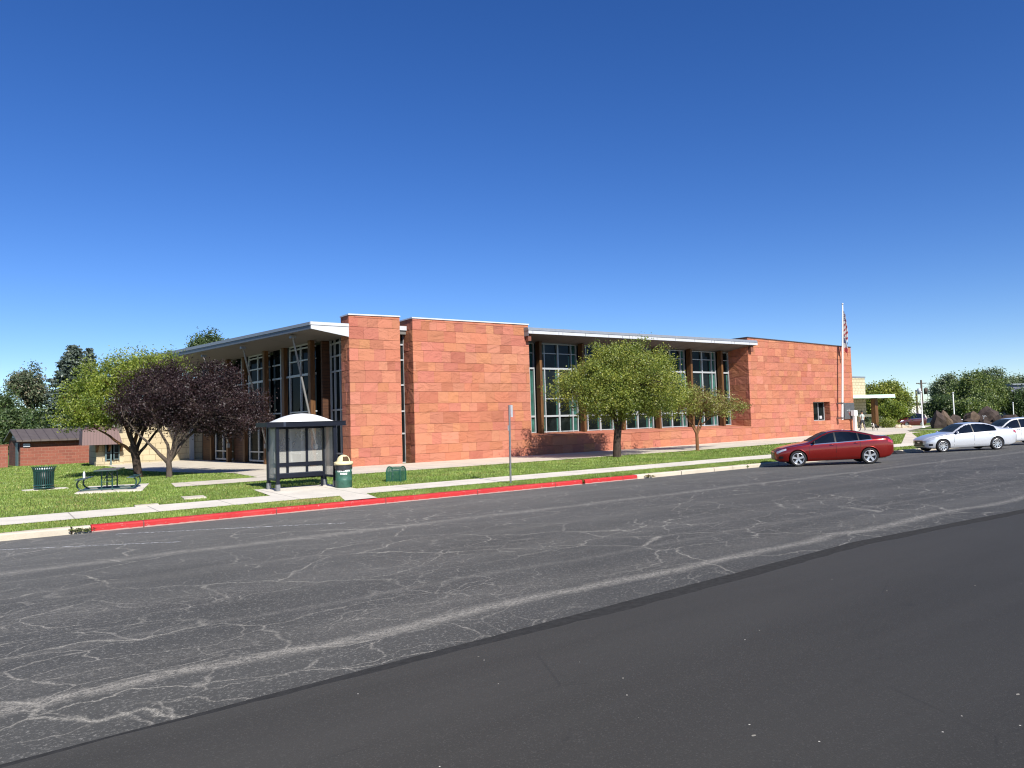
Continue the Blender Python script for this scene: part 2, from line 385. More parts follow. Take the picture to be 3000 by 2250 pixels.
    k = NT('lamp_red'); k.col((.40, .02, .025)); k.set(.12, 0, .6, 1); M['lamp_red'] = k.m
    simple('skin', (.42, .23, .15), .6, var=.08)
    simple('shirt_grey', (.42, .45, .42), .9, var=.12, vs=14)
    simple('trouser_dark', (.045, .045, .055), .9, var=.25, vs=14)
    simple('trouser_grey', (.20, .17, .18), .9, var=.2, vs=14)
    simple('shoe_dark', (.02, .02, .022), .7)
    simple('hair_dark', (.018, .012, .010), .7)
    k = NT('dog_coat')
    x = k.math('ADD', k.sep()[0], k.math('MULTIPLY', k.math('SUBTRACT', k.noise(9), .5), .10))
    wh = k.math('MAXIMUM', k.math('MULTIPLY', k.math('GREATER_THAN', x, .24), k.math('LESS_THAN', x, .36)), k.math('GREATER_THAN', x, .50))
    k.col(k.mix(wh, (.016, .014, .014), (.60, .56, .50))); k.set(.9); M['dog_coat'] = k.m
    simple('flag_red', (.26, .022, .032), .8); simple('flag_white', (.44, .42, .41), .8); simple('flag_blue', (.035, .05, .13), .8)
    simple('bottle_clear', (.62, .68, .74), .15, 0, .6, coat=1)

def leafmat(name, c, tr):
    k = NT(name)
    k.n.remove(k.b)
    v = k.noise(.9, 3, .6)
    col = k.ramp(v, [(.3, tuple(x*.72 for x in c)), (.7, tuple(min(1, x*1.3) for x in c))])
    d = k.n.new('ShaderNodeBsdfDiffuse'); t = k.n.new('ShaderNodeBsdfTranslucent'); gl = k.n.new('ShaderNodeBsdfGlossy')
    gl.inputs['Roughness'].default_value = .5; gl.inputs['Color'].default_value = (.6, .6, .6, 1)
    k.l.new(col, d.inputs['Color'])
    k.l.new(k.mix(1.0, col, (1.25, 1.3, .6), 'MULTIPLY'), t.inputs['Color'])
    m1 = k.n.new('ShaderNodeMixShader'); m1.inputs[0].default_value = tr
    k.l.new(d.outputs[0], m1.inputs[1]); k.l.new(t.outputs[0], m1.inputs[2])
    m2 = k.n.new('ShaderNodeMixShader'); m2.inputs[0].default_value = .05
    k.l.new(m1.outputs[0], m2.inputs[1]); k.l.new(gl.outputs[0], m2.inputs[2])
    k.l.new(m2.outputs[0], k.out.inputs['Surface'])
    M[name] = k.m
mats()

# ------------------------------------------------------------------ object helpers
def tag(o, label=None, cat=None, group=None, kind=None):
    if label: o['label'] = label
    if cat: o['category'] = cat
    if group: o['group'] = group
    if kind: o['kind'] = kind
    return o
def thing(name, label, cat, loc=(0, 0, 0), rotz=0, group=None):
    o = bpy.data.objects.new(name, None); COL.objects.link(o)
    o.empty_display_size = .3
    o.location = loc; o.rotation_euler = (0, 0, rotz)
    return tag(o, label, cat, group)
class MB:
    def __init__(self):
        self.v, self.f, self.mi, self.c, self.sm = [], [], [], [], []
        self.xf = None
    def add(self, vs, fs, mi=0, c=None, sm=False):
        o = len(self.v)
        if self.xf: vs = [self.xf @ Vector(p) for p in vs]
        self.v += [tuple(p) for p in vs]
        for f in fs:
            self.f.append(tuple(i+o for i in f)); self.mi.append(mi); self.c.append(c); self.sm.append(sm)
        return self
    def box(self, x0, x1, y0, y1, z0, z1, mi=0, c=None):
        return self.add([(x0, y0, z0), (x1, y0, z0), (x1, y1, z0), (x0, y1, z0), (x0, y0, z1), (x1, y0, z1), (x1, y1, z1), (x0, y1, z1)],
                 [(0, 3, 2, 1), (4, 5, 6, 7), (0, 1, 5, 4), (1, 2, 6, 5), (2, 3, 7, 6), (3, 0, 4, 7)], mi, c)
    def prism(self, poly, z0, z1, mi=0, c=None):
        """poly in XY, z0/z1 numbers or lists"""
        n = len(poly)
        zl = z0 if isinstance(z0, (list, tuple)) else [z0]*n
        zh = z1 if isinstance(z1, (list, tuple)) else [z1]*n
        vs = [(p[0], p[1], z) for p, z in zip(poly, zl)] + [(p[0], p[1], z) for p, z in zip(poly, zh)]
        fs = [tuple(range(n-1, -1, -1)), tuple(range(n, 2*n))] + [(i, (i+1) % n, n+(i+1) % n, n+i) for i in range(n)]
        return self.add(vs, fs, mi, c)
    def hull8(self, pts, mi=0):
        return self.add(pts, [(0, 3, 2, 1), (4, 5, 6, 7), (0, 1, 5, 4), (1, 2, 6, 5), (2, 3, 7, 6), (3, 0, 4, 7)], mi)
    def tube(self, pts, rads, n=8, mi=0, cap=True, sm=True):
        pts = [Vector(p) for p in pts]
        if isinstance(rads, (int, float)): rads = [rads]*len(pts)
        vs, fs = [], []
        ref = None
        for i, p in enumerate(pts):
            d = (pts[min(i+1, len(pts)-1)] - pts[max(i-1, 0)])
            if d.length < 1e-9: d = Vector((0, 0, 1))
            d.normalize()
            if ref is None: ref = Vector((1, 0, 0)) if abs(d.x) < .8 else Vector((0, 1, 0))
            a = (ref - d*ref.dot(d)); 
            if a.length < 1e-6: a = d.orthogonal()
            a.normalize(); b = d.cross(a); ref = a
            for k in range(n):
                th = 2*math.pi*k/n
                vs.append(p + (a*math.cos(th) + b*math.sin(th))*rads[i])
        for i in range(len(pts)-1):
            for k in range(n):
                fs.append((i*n+k, i*n+(k+1) % n, (i+1)*n+(k+1) % n, (i+1)*n+k))
        self.add(vs, fs, mi, None, sm)
        if cap:
            L = len(pts)-1
            self.add(vs[:n], [tuple(range(n-1, -1, -1))], mi); self.add(vs[L*n:], [tuple(range(n))], mi)
        return self
    def lathe(self, prof, n=24, mi=0, cx=0, cy=0, a0=0, a1=2*math.pi, sm=True):
        full = abs(a1-a0-2*math.pi) < 1e-6
        m = n if full else n+1
        vs = []
        for r, z in prof:
            for k in range(m):
                th = a0+(a1-a0)*k/n
                vs.append((cx+r*math.cos(th), cy+r*math.sin(th), z))
        fs = []
        for i in range(len(prof)-1):
            for k in range(n):
                k2 = (k+1) % m if full else k+1
                fs.append((i*m+k, i*m+k2, (i+1)*m+k2, (i+1)*m+k))
        return self.add(vs, fs, mi, None, sm)
    def build(self, name, mats, parent=None, world=False, smooth_angle=None):
        me = bpy.data.meshes.new(name)
        off = Vector((0, 0, 0))
        if world and parent is not None:
            off = Vector(parent.location)
            q = parent
            while q.parent is not None:
                q = q.parent; off += Vector(q.location)
        vs = [(p[0]-off.x, p[1]-off.y, p[2]-off.z) for p in self.v]
        me.from_pydata(vs, [], self.f)
        if not isinstance(mats, (list, tuple)): mats = [mats]
        for m in mats: me.materials.append(M[m])
        me.polygons.foreach_set('material_index', self.mi)
        me.polygons.foreach_set('use_smooth', self.sm)
        if any(c is not None for c in self.c):
            ca = me.color_attributes.new('Col', 'FLOAT_COLOR', 'CORNER')
            arr = []
            for poly, c in zip(me.polygons, self.c):
                arr += list((*(c or (1, 1, 1)), 1))*poly.loop_total
            ca.data.foreach_set('color', arr)
        me.validate(); me.update()
        o = bpy.data.objects.new(name, me); COL.objects.link(o)
        if parent is not None: o.parent = parent
        return o
def np_mesh(name, verts, faces4, mats, mi=None, parent=None, k=4):
    me = bpy.data.meshes.new(name)
    nv, nf = len(verts), len(faces4)
    me.vertices.add(nv); me.vertices.foreach_set('co', np.asarray(verts, dtype=np.float32).ravel())
    me.loops.add(nf*k); me.loops.foreach_set('vertex_index', np.asarray(faces4, dtype=np.int32).ravel())
    me.polygons.add(nf); me.polygons.foreach_set('loop_start', np.arange(0, nf*k, k, dtype=np.int32))
    for m in mats: me.materials.append(M[m])
    if mi is not None: me.polygons.foreach_set('material_index', np.asarray(mi, dtype=np.int32))
    me.update(calc_edges=True)
    o = bpy.data.objects.new(name, me); COL.objects.link(o)
    if parent is not None: o.parent = parent
    return o
def copy_tree(o, parent=None):
    c = o.copy(); COL.objects.link(c)
    if parent is not None: c.parent = parent
    for ch in list(o.children): copy_tree(ch, c)
    return c
def eval_mesh(o):
    dg = bpy.context.evaluated_depsgraph_get()
    return bpy.data.meshes.new_from_object(o.evaluated_get(dg))
def bevel(o, w=.01, seg=2):
    m = o.modifiers.new('bevel', 'BEVEL'); m.width = w; m.segments = seg; m.limit_method = 'ANGLE'; m.angle_limit = R(40)
    return o

# ------------------------------------------------------------------ ground, road, walks
def sheet(name, poly, mat, zf, lift=0.0, thick=0.0, step=1.5, kind='structure'):
    """a polygon laid over the terrain, cut into small faces so that it follows it"""
    bm = bmesh.new()
    bm.faces.new([bm.verts.new((p[0], p[1], 0)) for p in poly])
    for ax in (0, 1):
        lo, hi = min(p[ax] for p in poly), max(p[ax] for p in poly)
        st = step if hi-lo < 120 else (hi-lo)/80
        x = lo + st
        while x < hi - .05:
            co = (x, 0, 0) if ax == 0 else (0, x, 0); no = (1, 0, 0) if ax == 0 else (0, 1, 0)
            bmesh.ops.bisect_plane(bm, geom=bm.verts[:]+bm.edges[:]+bm.faces[:], plane_co=co, plane_no=no)
            x += st
    for v in bm.verts: v.co.z = zf(v.co.x, v.co.y)+lift
    if thick:
        r = bmesh.ops.extrude_face_region(bm, geom=bm.faces[:])
        for e in r['geom']:
            if isinstance(e, bmesh.types.BMVert): e.co.z -= thick
        bmesh.ops.recalc_face_normals(bm, faces=bm.faces[:])
    else:
        for f in bm.faces:
            f.normal_update()
            if f.normal.z < 0: f.normal_flip()
    me = bpy.data.meshes.new(name); bm.to_mesh(me); bm.free(); me.materials.append(M[mat])
    o = bpy.data.objects.new(name, me); COL.objects.link(o)
    if kind: o['kind'] = kind
    return o
def ground():
    flat = lambda z: (lambda s, t: z)
    sheet('ground', [(-1500, -1500), (2500, -1500), (2500, 2500), (-1500, 2500)], 'lawn_soil', flat(-.25))
    # road: profile along y
    mb = MB(); ys = [18.75, 18.2, 17.5, 16.5, 15.5, 14.5, 13.5, 12.5, 11.5, 10.5, 9.5, 8.5, 6.5, 4, 0, -8, -20, -60]
    xs = [-260, -60, -20, 0, 20, 40, 60, 90, 150, 400]
    vs = [(x, y, zr(y)) for y in ys for x in xs]; n = len(xs)
    mb.add(vs, [(i*n+j+n, i*n+j+n+1, i*n+j+1, i*n+j) for i in range(len(ys)-1) for j in range(n-1)], 0, None, True)
    o = mb.build('road', 'old_asphalt'); o['kind'] = 'structure'
    # newer asphalt overlay with an uneven edge
    edge, tops = [], []
    x = -40.0
    while x < 120:
        top = 5.40+.055*min(max(x, 0), 10.6)-.055*max(0, x-10.6)*(x < 16.5)-.32*(x >= 16.5)
        wd = .07+.2*sst(0, 7, x)
        edge.append((x, top-wd+.012*math.sin(x*2.1)+rnd.uniform(-.016, .016))); tops.append((x, top+rnd.uniform(-.006, .006))); x += .22
    def strip(name, e0, e1, z0, z1, mat):
        mb = MB(); n = len(e0)
        vs = [(p[0], p[1], z0) for p in e0] + [(p[0], p[1], z1) for p in e1]
        mb.add(vs, [(i, i+n, i+n+1, i+1) for i in range(n-1)])
        for k, f in enumerate(mb.f): mb.f[k] = f[::-1]
        o = mb.build(name, mat); o['kind'] = 'structure'
    low = [(p[0], -58) for p in edge]
    strip('new_asphalt', low, edge, .232, .232, 'new_asphalt')
    seal = tops
    strip('asphalt_seam', edge, seal, .232, .2245, 'sealer')
    # kerbs: painted and bare stretches
    def kerb(name, x0, x1, mat):
        mb = MB(); x = x0; vs = []; prof = [(18.745, -.1), (18.745, .115), (18.765, .140), (18.80, .150), (18.95, .152), (18.95, -.1)]
        xs = []
        while x < x1-1e-6: xs.append(x); x += 1.0
        xs.append(x1)
        vs = [(xx, p[0], p[1]+(rnd.uniform(-.006, .006) if p[1] > 0 else 0)) for xx in xs for p in prof]; n = len(prof)
        mb.add(vs, [(i*n+j, (i+1)*n+j, (i+1)*n+j+1, i*n+j+1) for i in range(len(xs)-1) for j in range(n-1)])
        mb.add(vs[:n], [tuple(range(n))]); mb.add(vs[-n:], [tuple(range(n-1, -1, -1))])
        o = mb.build(name, mat); o['kind'] = 'structure'; return o
    kerb('kerb', -80, 1.62, 'kerb_concrete')
    kerb('red_kerb', 2.02, 16.42, 'red_kerb_paint')
    kerb('red_kerb', 16.55, 19.02, 'red_kerb_paint')
    kerb('kerb', 1.66, 2.0, 'kerb_concrete')
    x = 19.03
    for L in (2.35, 1.9, 2.1, 3.05, 3.05, 3.05, 3.05, 40, 60):
        kerb('kerb', x, x+L-.03, 'kerb_concrete'); x += L
    # lawn as a fine terrain grid
    xs = np.concatenate([np.arange(-90, -5, 4.0), np.arange(-5, 80, .6), np.arange(80, 180, 5.0)])
    ys = np.concatenate([np.arange(18.94, 36, .35), np.arange(36, 70, 1.2), np.arange(70, 160, 8)])
    V = [(x, y, g(x, y)-.012) for y in ys for x in xs]; n = len(xs)
    F = [(i*n+j, i*n+j+1, (i+1)*n+j+1, (i+1)*n+j) for i in range(len(ys)-1) for j in range(n-1)]
    o = np_mesh('lawn', V, F, ['lawn_soil']); o['kind'] = 'structure'
    # concrete
    polys = {}
    polys['side'] = [(-80, 20.3), (130, 20.3), (130, 22.0), (-80, 22.0)]
    polys['stop'] = [(8.05, 18.96), (9.0, 18.96), (9.3, 20.297), (8.45, 20.297)]
    polys['pad'] = [(7.0, 22.003), (9.75, 22.003), (9.75, 24.35), (7.2, 24.35)]
    polys['plaza'] = [(5.5, 27.6), (9.2, 27.75), (60, 27.9), (60, 32.985), (14.3, 32.985), (14.3, 37), (12.7, 56.3), (6.3, 56.3), (7.0, 43.7), (7.7, 40.7), (8.6, 38.2), (9.2, 34), (9.0, 29.9), (5.8, 29.8)]
    polys['fore'] = [(60.003, 27.9), (61, 29.6), (64, 31.0), (75, 34.6), (84, 38), (92, 60), (60.003, 60)]
    polys['diag'] = [(44.6, 22.003), (47.4, 22.003), (63.9, 30.98), (61.05, 29.62)]
    polys['thin'] = [(64.03, 31.0), (78, 22.003), (79, 22.003), (65.2, 31.38)]
    sheet('sidewalk', polys['side'], 'sidewalk_concrete', g, .018)
    sheet('bus_stop_apron', polys['stop'], 'sidewalk_concrete', g, .018)
    sheet('shelter_pad', polys['pad'], 'sidewalk_concrete', g, .018)
    sheet('plaza', polys['plaza'], 'plaza_concrete', g, .018)
    sheet('forecourt', polys['fore'], 'plaza_concrete', g, .018)
    sheet('path', polys['diag'], 'plaza_concrete', g, .018)
    sheet('path', polys['thin'], 'plaza_concrete', g, .018)
    polys['tablepad'] = [(2.5, 27.75), (4.4, 27.15), (5.15, 30.35), (3.25, 31.0)]
    polys['binpad'] = [(1.25, 30.75), (2.6, 30.75), (2.55, 31.45), (1.2, 31.45)]
    polys['box1'] = [(4.85, 23.1), (5.45, 23.05), (5.5, 23.68), (4.9, 23.8)]
    polys['box2'] = [(3.4, 22.03), (3.98, 22.03), (4.0, 22.35), (3.42, 22.35)]
    sheet('table_pad', polys['tablepad'], 'sidewalk_concrete', g, .03, .1, step=5)
    sheet('bin_pad', polys['binpad'], 'sidewalk_concrete', g, .03, .1, step=5)
    for nm, lab in (('box1', 'pale rectangular valve box lid set in the lawn left of the bus shelter'), ('box2', 'pale concrete lid lying against the sidewalk edge below the picnic table')):
        o = sheet('valve_box_lid', polys[nm], 'plaza_concrete', g, .03, .12, step=5, kind=None); tag(o, lab, 'utility lid', 'utility lids in the lawn')
    # worn parking lines
    for a, b in (((.62, 16.36), (2.99, 14.55)), ((3.55, 16.59), (6.21, 14.65))):
        mb = MB(); a, b = Vector(a), Vector(b); d = (b-a).normalized(); nn = Vector((-d.y, d.x))*.045
        a = a - d*1.5; N = 8
        for i in range(N):
            p, q = a.lerp(b, i/N), a.lerp(b, (i+1)/N)
            mb.add([(p-nn).to_tuple()+(zr(p.y)+.006,), (q-nn).to_tuple()+(zr(q.y)+.006,), (q+nn).to_tuple()+(zr(q.y)+.006,), (p+nn).to_tuple()+(zr(p.y)+.006,)], [(0, 1, 2, 3)])
        o = mb.build('parking_line', 'worn_line_paint'); o['kind'] = 'structure'
    return polys
POLYS = ground()

def inside(P, poly):
    x, y = P[:, 0], P[:, 1]; r = np.zeros(len(P), bool); n = len(poly)
    for i in range(n):
        (x0, y0), (x1, y1) = poly[i], poly[(i+1) % n]
        c = ((y0 > y) != (y1 > y)) & (x < (x1-x0)*(y-y0)/(y1-y0+1e-12)+x0)
        r ^= c
    return r
def grass():
    def scatter(n, x0, x1, y0, y1):
        return np.column_stack([nr.uniform(x0, x1, n), nr.uniform(y0, y1, n)])
    P = np.vstack([scatter(70000, -3, 28, 18.97, 20.29), scatter(26000, 28, 62, 18.97, 20.29), scatter(150000, -3, 30, 22.02, 31.5),
                   scatter(42000, 30, 66, 22.02, 29.5), scatter(46000, -3, 9.5, 30, 47), scatter(15000, -2, 7, 47, 61)])
    keep = np.ones(len(P), bool)
    for k, po in POLYS.items(): keep &= ~inside(P, po)
    keep &= ~((P[:, 1] > 27.85) & (P[:, 0] > 9.2) & (P[:, 0] < 60))
    P = P[keep]; n = len(P)
    gz = np.array([g(a, b) for a, b in P])-.012
    far = np.clip((np.hypot(P[:, 0], P[:, 1])-20)/30, 0, 1)
    h = nr.uniform(.025, .065, n)*(1+.3*far); w = nr.uniform(.006, .012, n)*(1+1.6*far)
    th = nr.uniform(0, 2*np.pi, n); ln = nr.uniform(0, .04, n); la = nr.uniform(0, 2*np.pi, n)
    A = np.column_stack([P[:, 0]-w*np.cos(th), P[:, 1]-w*np.sin(th), gz])
    B = np.column_stack([P[:, 0]+w*np.cos(th), P[:, 1]+w*np.sin(th), gz])
    C = np.column_stack([P[:, 0]+ln*np.cos(la), P[:, 1]+ln*np.sin(la), gz+h])
    V = np.stack([A, B, C], 1).reshape(-1, 3)
    F = np.arange(3*n).reshape(-1, 3)
    pat = np.sin(P[:, 0]*.9+np.sin(P[:, 1]*1.3)*1.5)+np.sin(P[:, 1]*1.9+P[:, 0]*.35)
    dry = np.exp(-(((P[:, 0]-7.6)/.95)**2+((P[:, 1]-19.85)/.3)**2))*.9 + np.clip((pat-1.0)*.10, 0, .2) + .02
    dry += np.exp(-(((P[:, 0]-2.6)/1.2)**2+((P[:, 1]-25.2)/.5)**2))*.22 + np.exp(-(((P[:, 0]-10.6)/1.3)**2+((P[:, 1]-22.5)/.4)**2))*.15
    u = nr.random(n)
    mi = np.where(u < dry, 2, np.where(u < dry+.35+.12*pat, 1, 0))
    o = np_mesh('grass', V, F, ['grass_green', 'grass_light', 'grass_dry'], mi, k=3)
    tag(o, 'short mown green grass of the lawn and kerb strip', 'grass', kind='stuff')
grass()

# ------------------------------------------------------------------ library building
def stone_colour():
    u = rnd.random()
    b = Vector((.400, .148, .090))
    if u < .09: b = Vector((.44, .178, .106))
    elif u < .20: b = Vector((.350, .123, .077))
    elif u < .38: b = Vector((.428, .164, .099))
    j = rnd.uniform(.90, 1.08)
    return (b.x*j, b.y*j*rnd.uniform(.92, 1.1), b.z*j*rnd.uniform(.9, 1.12))
def split_rects(r, hole):
    x0, x1, z0, z1 = r; a, b, c, d = hole
    if x1 <= a or x0 >= b or z1 <= c or z0 >= d: return [r]
    out = []
    if x0 < a: out.append((x0, a, z0, z1))
    if x1 > b: out.append((b, x1, z0, z1))
    m0, m1 = max(x0, a), min(x1, b)
    if z0 < c: out.append((m0, m1, z0, c))
    if z1 > d: out.append((m0, m1, d, z1))
    return out
def courses(zb, zt):
    rows = []; z = zb; k = 0
    while z < zt-.01:
        h = (.60, .455)[k % 2]; z1 = min(zt, z+h)
        if zt-z1 < .12: z1 = zt
        rows.append((z, z1)); z = z1; k += 1
    return rows
def face_blocks(mb, a0, a1, zb, ztf, place, hole=None, wmin=.48, wmax=1.12, gap=.0035):
    """stone slabs over a face; place(a, depth, z) gives the 3-D point, depth 0 = face, negative = proud"""
    zmax = max(ztf(a0), ztf(a1))
    for z0, z1 in courses(zb, zmax):
        x = a0 - rnd.uniform(0, .4); 
        while x < a1:
            w = rnd.uniform(wmin, wmax) if z1-z0 > .5 else rnd.uniform(wmin*.85, wmax*.8)
            xe = x+w
            if a1-xe < .22: xe = a1
            r0, r1 = max(x, a0), min(xe, a1)
            x = xe
            if r1-r0 < .03: continue
            col = stone_colour(); dp = -rnd.uniform(.020, .030)
            rects = [(r0, r1, z0, z1)]
            if hole: rects = [q for r in rects for q in split_rects(r, hole)]
            for (p0, p1, q0, q1) in rects:
                t0, t1 = min(q1, ztf(p0)), min(q1, ztf(p1))
                if t0-q0 < .02 or t1-q0 < .02 or p1-p0 < .02: continue
                e = gap
                ev = .0008
                base = [place(p0+ev, .02, q0+e), place(p1-ev, .02, q0+e), place(p1-ev, .02, t1-e), place(p0+ev, .02, t0-e)]
                b = .008
                def jj(): return dp+rnd.uniform(-.004, .004)
                fr = [place(p0+ev+b*.2, jj(), q0+e+b*.5), place(p1-ev-b*.2, jj(), q0+e+b*.5), place(p1-ev-b*.2, jj(), t1-e-b*.5), place(p0+ev+b*.2, jj(), t0-e-b*.5)]
                mb.add(base+fr, [(4, 5, 6, 7), (0, 1, 5, 4), (1, 2, 6, 5), (2, 3, 7, 6), (3, 0, 4, 7)], 0, col)
def library():
    lib = thing('library_building', 'long red sandstone library with tall windows, wood columns and grey overhanging roofs', 'library', (36, 36, .25))
    T = 33.0
    def wall(x0, x1, zb, zl, zrr, thick, hole=None, left=True, right=True, coping='pale_coping'):
        zt = lambda a: zl+(zrr-zl)*(a-x0)/(x1-x0)
        mb = MB()
        # inner core
        if hole:
            a, b, c, d = hole
            for (p, q, lo, hi) in ((x0, a, None, None), (b, x1, None, None)):
                mb.prism([(p+.03, T+.03), (q-(.0 if q == x1 else 0), T+.03), (q, T+thick-.03), (p+.03, T+thick-.03)], zb-.4, [zt(p)-.03, zt(q)-.03, zt(q)-.03, zt(p)-.03], 1)
            mb.box(a, b, T+.03, T+thick-.03, zb-.4, c, 1); mb.prism([(a, T+.03), (b, T+.03), (b, T+thick-.03), (a, T+thick-.03)], d, [zt(a)-.03, zt(b)-.03, zt(b)-.03, zt(a)-.03], 1)
        else:
            mb.prism([(x0+.03, T+.03), (x1-.03, T+.03), (x1-.03, T+thick-.03), (x0+.03, T+thick-.03)], zb-.4, [zt(x0)-.03, zt(x1)-.03, zt(x1)-.03, zt(x0)-.03], 1)
        face_blocks(mb, x0, x1, zb-.12, zt, lambda a, d, z: (a, T+.012+d, z), hole)
        if left: face_blocks(mb, T, T+thick, zb-.12, lambda a: zl, lambda a, d, z: (x0+.012+d, a, z))
        if right: face_blocks(mb, T, T+thick, zb-.12, lambda a: zrr, lambda a, d, z: (x1-.012-d, a, z))
        w = mb.build('stone_wall', ['red_sandstone', 'mortar_core'], lib, True)
        cb = MB(); cb.prism([(x0-.05, T-.06), (x1+.03, T-.06), (x1+.03, T+thick+.03), (x0-.05, T+thick+.03)],
                            [zl-.005, zrr-.005, zrr-.005, zl-.005], [zl+.06, zrr+.06, zrr+.06, zl+.06])
        cb.build('coping', coping, w, True)
        return w
    wall(14.37, 17.08, .2, 7.56, 7.62, .95)
    wall(17.82, 25.22, .22, 7.60, 7.66, 1.85)
    hole = (53.3, 55.72, 1.56, 3.06)
    w3 = wall(45.3, 59.25, .33, 7.82, 7.60, 1.9, hole, coping='dark_coping')
    # square window opening in the right-hand wall
    mb = MB()
    face_blocks(mb, T+.02, T+.9, 1.5, lambda a: 3.1, lambda a, d, z: (55.72+d, a, z))
    face_blocks(mb, T+.02, T+.9, 1.5, lambda a: 3.1, lambda a, d, z: (53.3-d, a, z))
    mb.box(53.3, 55.72, T+.02, T+.9, 1.50, 1.565, 0, stone_colour())
    mb.build('reveal', ['red_sandstone'], w3, True)
    mb = MB(); mb.box(53.32, 55.70, T+.56, T+.6, 1.57, 3.05); win = mb.build('window', 'dark_glass', lib, True)
    mb = MB()
    for x in (53.33, 54.78, 55.62): mb.box(x, x+.06, T+.50, T+.557, 1.57, 3.05)
    mb.box(53.3, 55.7, T+.495, T+.555, 1.57, 1.62); mb.box(53.3, 55.7, T+.495, T+.555, 3.0, 3.05)
    mb.build('frame', 'window_frame', win, True)
    mb = MB(); mb.box(55.0, 55.35, T+.53, T+.55, 1.72, 1.95); mb.build('notice', 'sign_back', win, True)
    # sill wall of the window bay
    mb = MB()
    mb.box(25.22, 45.3, T+.03, T+1.9, -.1, 1.27, 1)
    face_blocks(mb, 25.215, 45.305, .16, lambda a: 1.30, lambda a, d, z: (a, T+.012+d, z))
    x = 25.22
    while x < 45.29:
        w = min(rnd.uniform(1.1, 1.7), 45.3-x)
        if 45.3-(x+w) < .4: w = 45.3-x
        c = stone_colour(); c = (c[0]*1.05, c[1]*1.05, c[2]*1.05)
        mb.hull8([(x+.003, T-.045, 1.285), (x+w-.003, T-.045, 1.285), (x+w-.003, T+1.75, 1.40), (x+.003, T+1.75, 1.40),
                  (x+.003, T-.045, 1.335), (x+w-.003, T-.045, 1.335), (x+w-.003, T+1.75, 1.475), (x+.003, T+1.75, 1.475)])
        for q in range(len(mb.c)-6, len(mb.c)): mb.c[q] = c
        x += w
    mb.build('stone_wall', ['red_sandstone', 'mortar_core'], lib, True)
    # bay glazing between columns
    G = T+1.8; pitch = 3.37; c0 = 27.1
    levels = (1.52, 2.47, 3.52, 5.36, 6.28, 6.86)
    def bay(xa, xb, cells):
        """cells: (x0, x1, kind)"""
        mb = MB(); fm = MB()
        for x0, x1, kd in cells:
            mi = {'g': 1, 'd': 0}[kd]
            mb.add([(x0, G+.05, 1.5), (x1, G+.05, 1.5), (x1, G+.05, 6.9), (x0, G+.05, 6.9)], [(0, 1, 2, 3)], mi)
            if kd == 'd':   # drawn blind edge seen inside the wide panes
                mb.add([(x1-.17, G+.047, 1.5), (x1-.06, G+.047, 1.5), (x1-.06, G+.047, 6.2), (x1-.17, G+.047, 6.2)], [(0, 1, 2, 3)], 1)
        win = mb.build('window', ['dark_glass', 'teal_spandrel'], lib, True)
        xs = sorted({c[0] for c in cells} | {c[1] for c in cells})
        for i, x in enumerate(xs):
            w = .032 if 0 < i < len(xs)-1 else .03
            if len(xs) == 5 and i == 2: w = .052
            fm.box(x-w, x+w, G-.07, G+.06, 1.47, 6.88)
        for z in levels:
            hw = {2.47: .055, 5.36: .058}.get(z, .026)
            for x0, x1, kd in cells:
                if z == 3.52 and kd == 'g': continue
                fm.box(x0, x1, G-.064, G+.055, z-hw, z+hw)
        fm.build('frame', 'window_frame', win, True)
    bay(26.3, c0-.2, [(26.05, 26.55, 'd'), (26.55, c0-.2, 'g')])
    for k in range(5):
        c = c0+pitch*k
        bay(c+.2, c+pitch-.2, [(c+.2, c+.61, 'g'), (c+.61, c+1.685, 'd'), (c+1.685, c+2.76, 'd'), (c+2.76, c+pitch-.2, 'g')])
    c = c0+pitch*5
    bay(c+.2, 45.3, [(c+.2, c+.6, 'g'), (c+.6, 45.25, 'd')])
    for k in range(6):
        c = c0+pitch*k-.05
        mb = MB(); mb.box(c-.10, c+.10, T+1.22, T+1.62, 1.41, 6.93)
        bevel(mb.build('column', 'stained_wood', lib, True), .02)
    # dark backing behind the glass
    mb = MB(); mb.box(25.3, 45.28, G+.2, G+.3, .3, 7.0); mb.build('back_wall', 'trim_black', lib, True)
    # bay roof with panelled fascia and soffit
    X0, X1, Y0 = 24.93, 45.85, 32.55
    def zf(x): return .13*(x-X0)/(X1-X0)
    mb = MB()
    z0, z1 = 7.13, 7.26
    mb.hull8([(X0, Y0+.05, 7.12+zf(X0)), (X1, Y0+.05, 7.12+zf(X1)), (X1, G+.3, 6.86+zf(X1)*.3), (X0, G+.3, 6.86+zf(X0)*.3),
              (X0, Y0+.05, 7.30+zf(X0)), (X1, Y0+.05, 7.30+zf(X1)), (X1, 37, 7.62), (X0, 37, 7.62)], 0)
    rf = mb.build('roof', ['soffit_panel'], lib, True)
    fm = MB(); fm.hull8([(X0-.02, Y0, 7.115), (X1+.02, Y0, 7.115+zf(X1)), (X1+.02, Y0+.05, 7.115+zf(X1)), (X0-.02, Y0+.05, 7.115),
                         (X0-.02, Y0, 7.30), (X1+.02, Y0, 7.30+zf(X1)), (X1+.02, Y0+.05, 7.30+zf(X1)), (X0-.02, Y0+.05, 7.30)])
    fm.build('fascia', 'white_panel', rf, True)
    gm = MB(); gm.hull8([(X0-.04, Y0-.03, 7.302), (X1+.04, Y0-.03, 7.302+zf(X1)), (X1+.04, Y0+.6, 7.302+zf(X1)), (X0-.04, Y0+.6, 7.302),
                         (X0-.04, Y0+.06, 7.47), (X1+.04, Y0+.06, 7.47+zf(X1)), (X1+.04, Y0+.6, 7.52+zf(X1)), (X0-.04, Y0+.6, 7.52)])
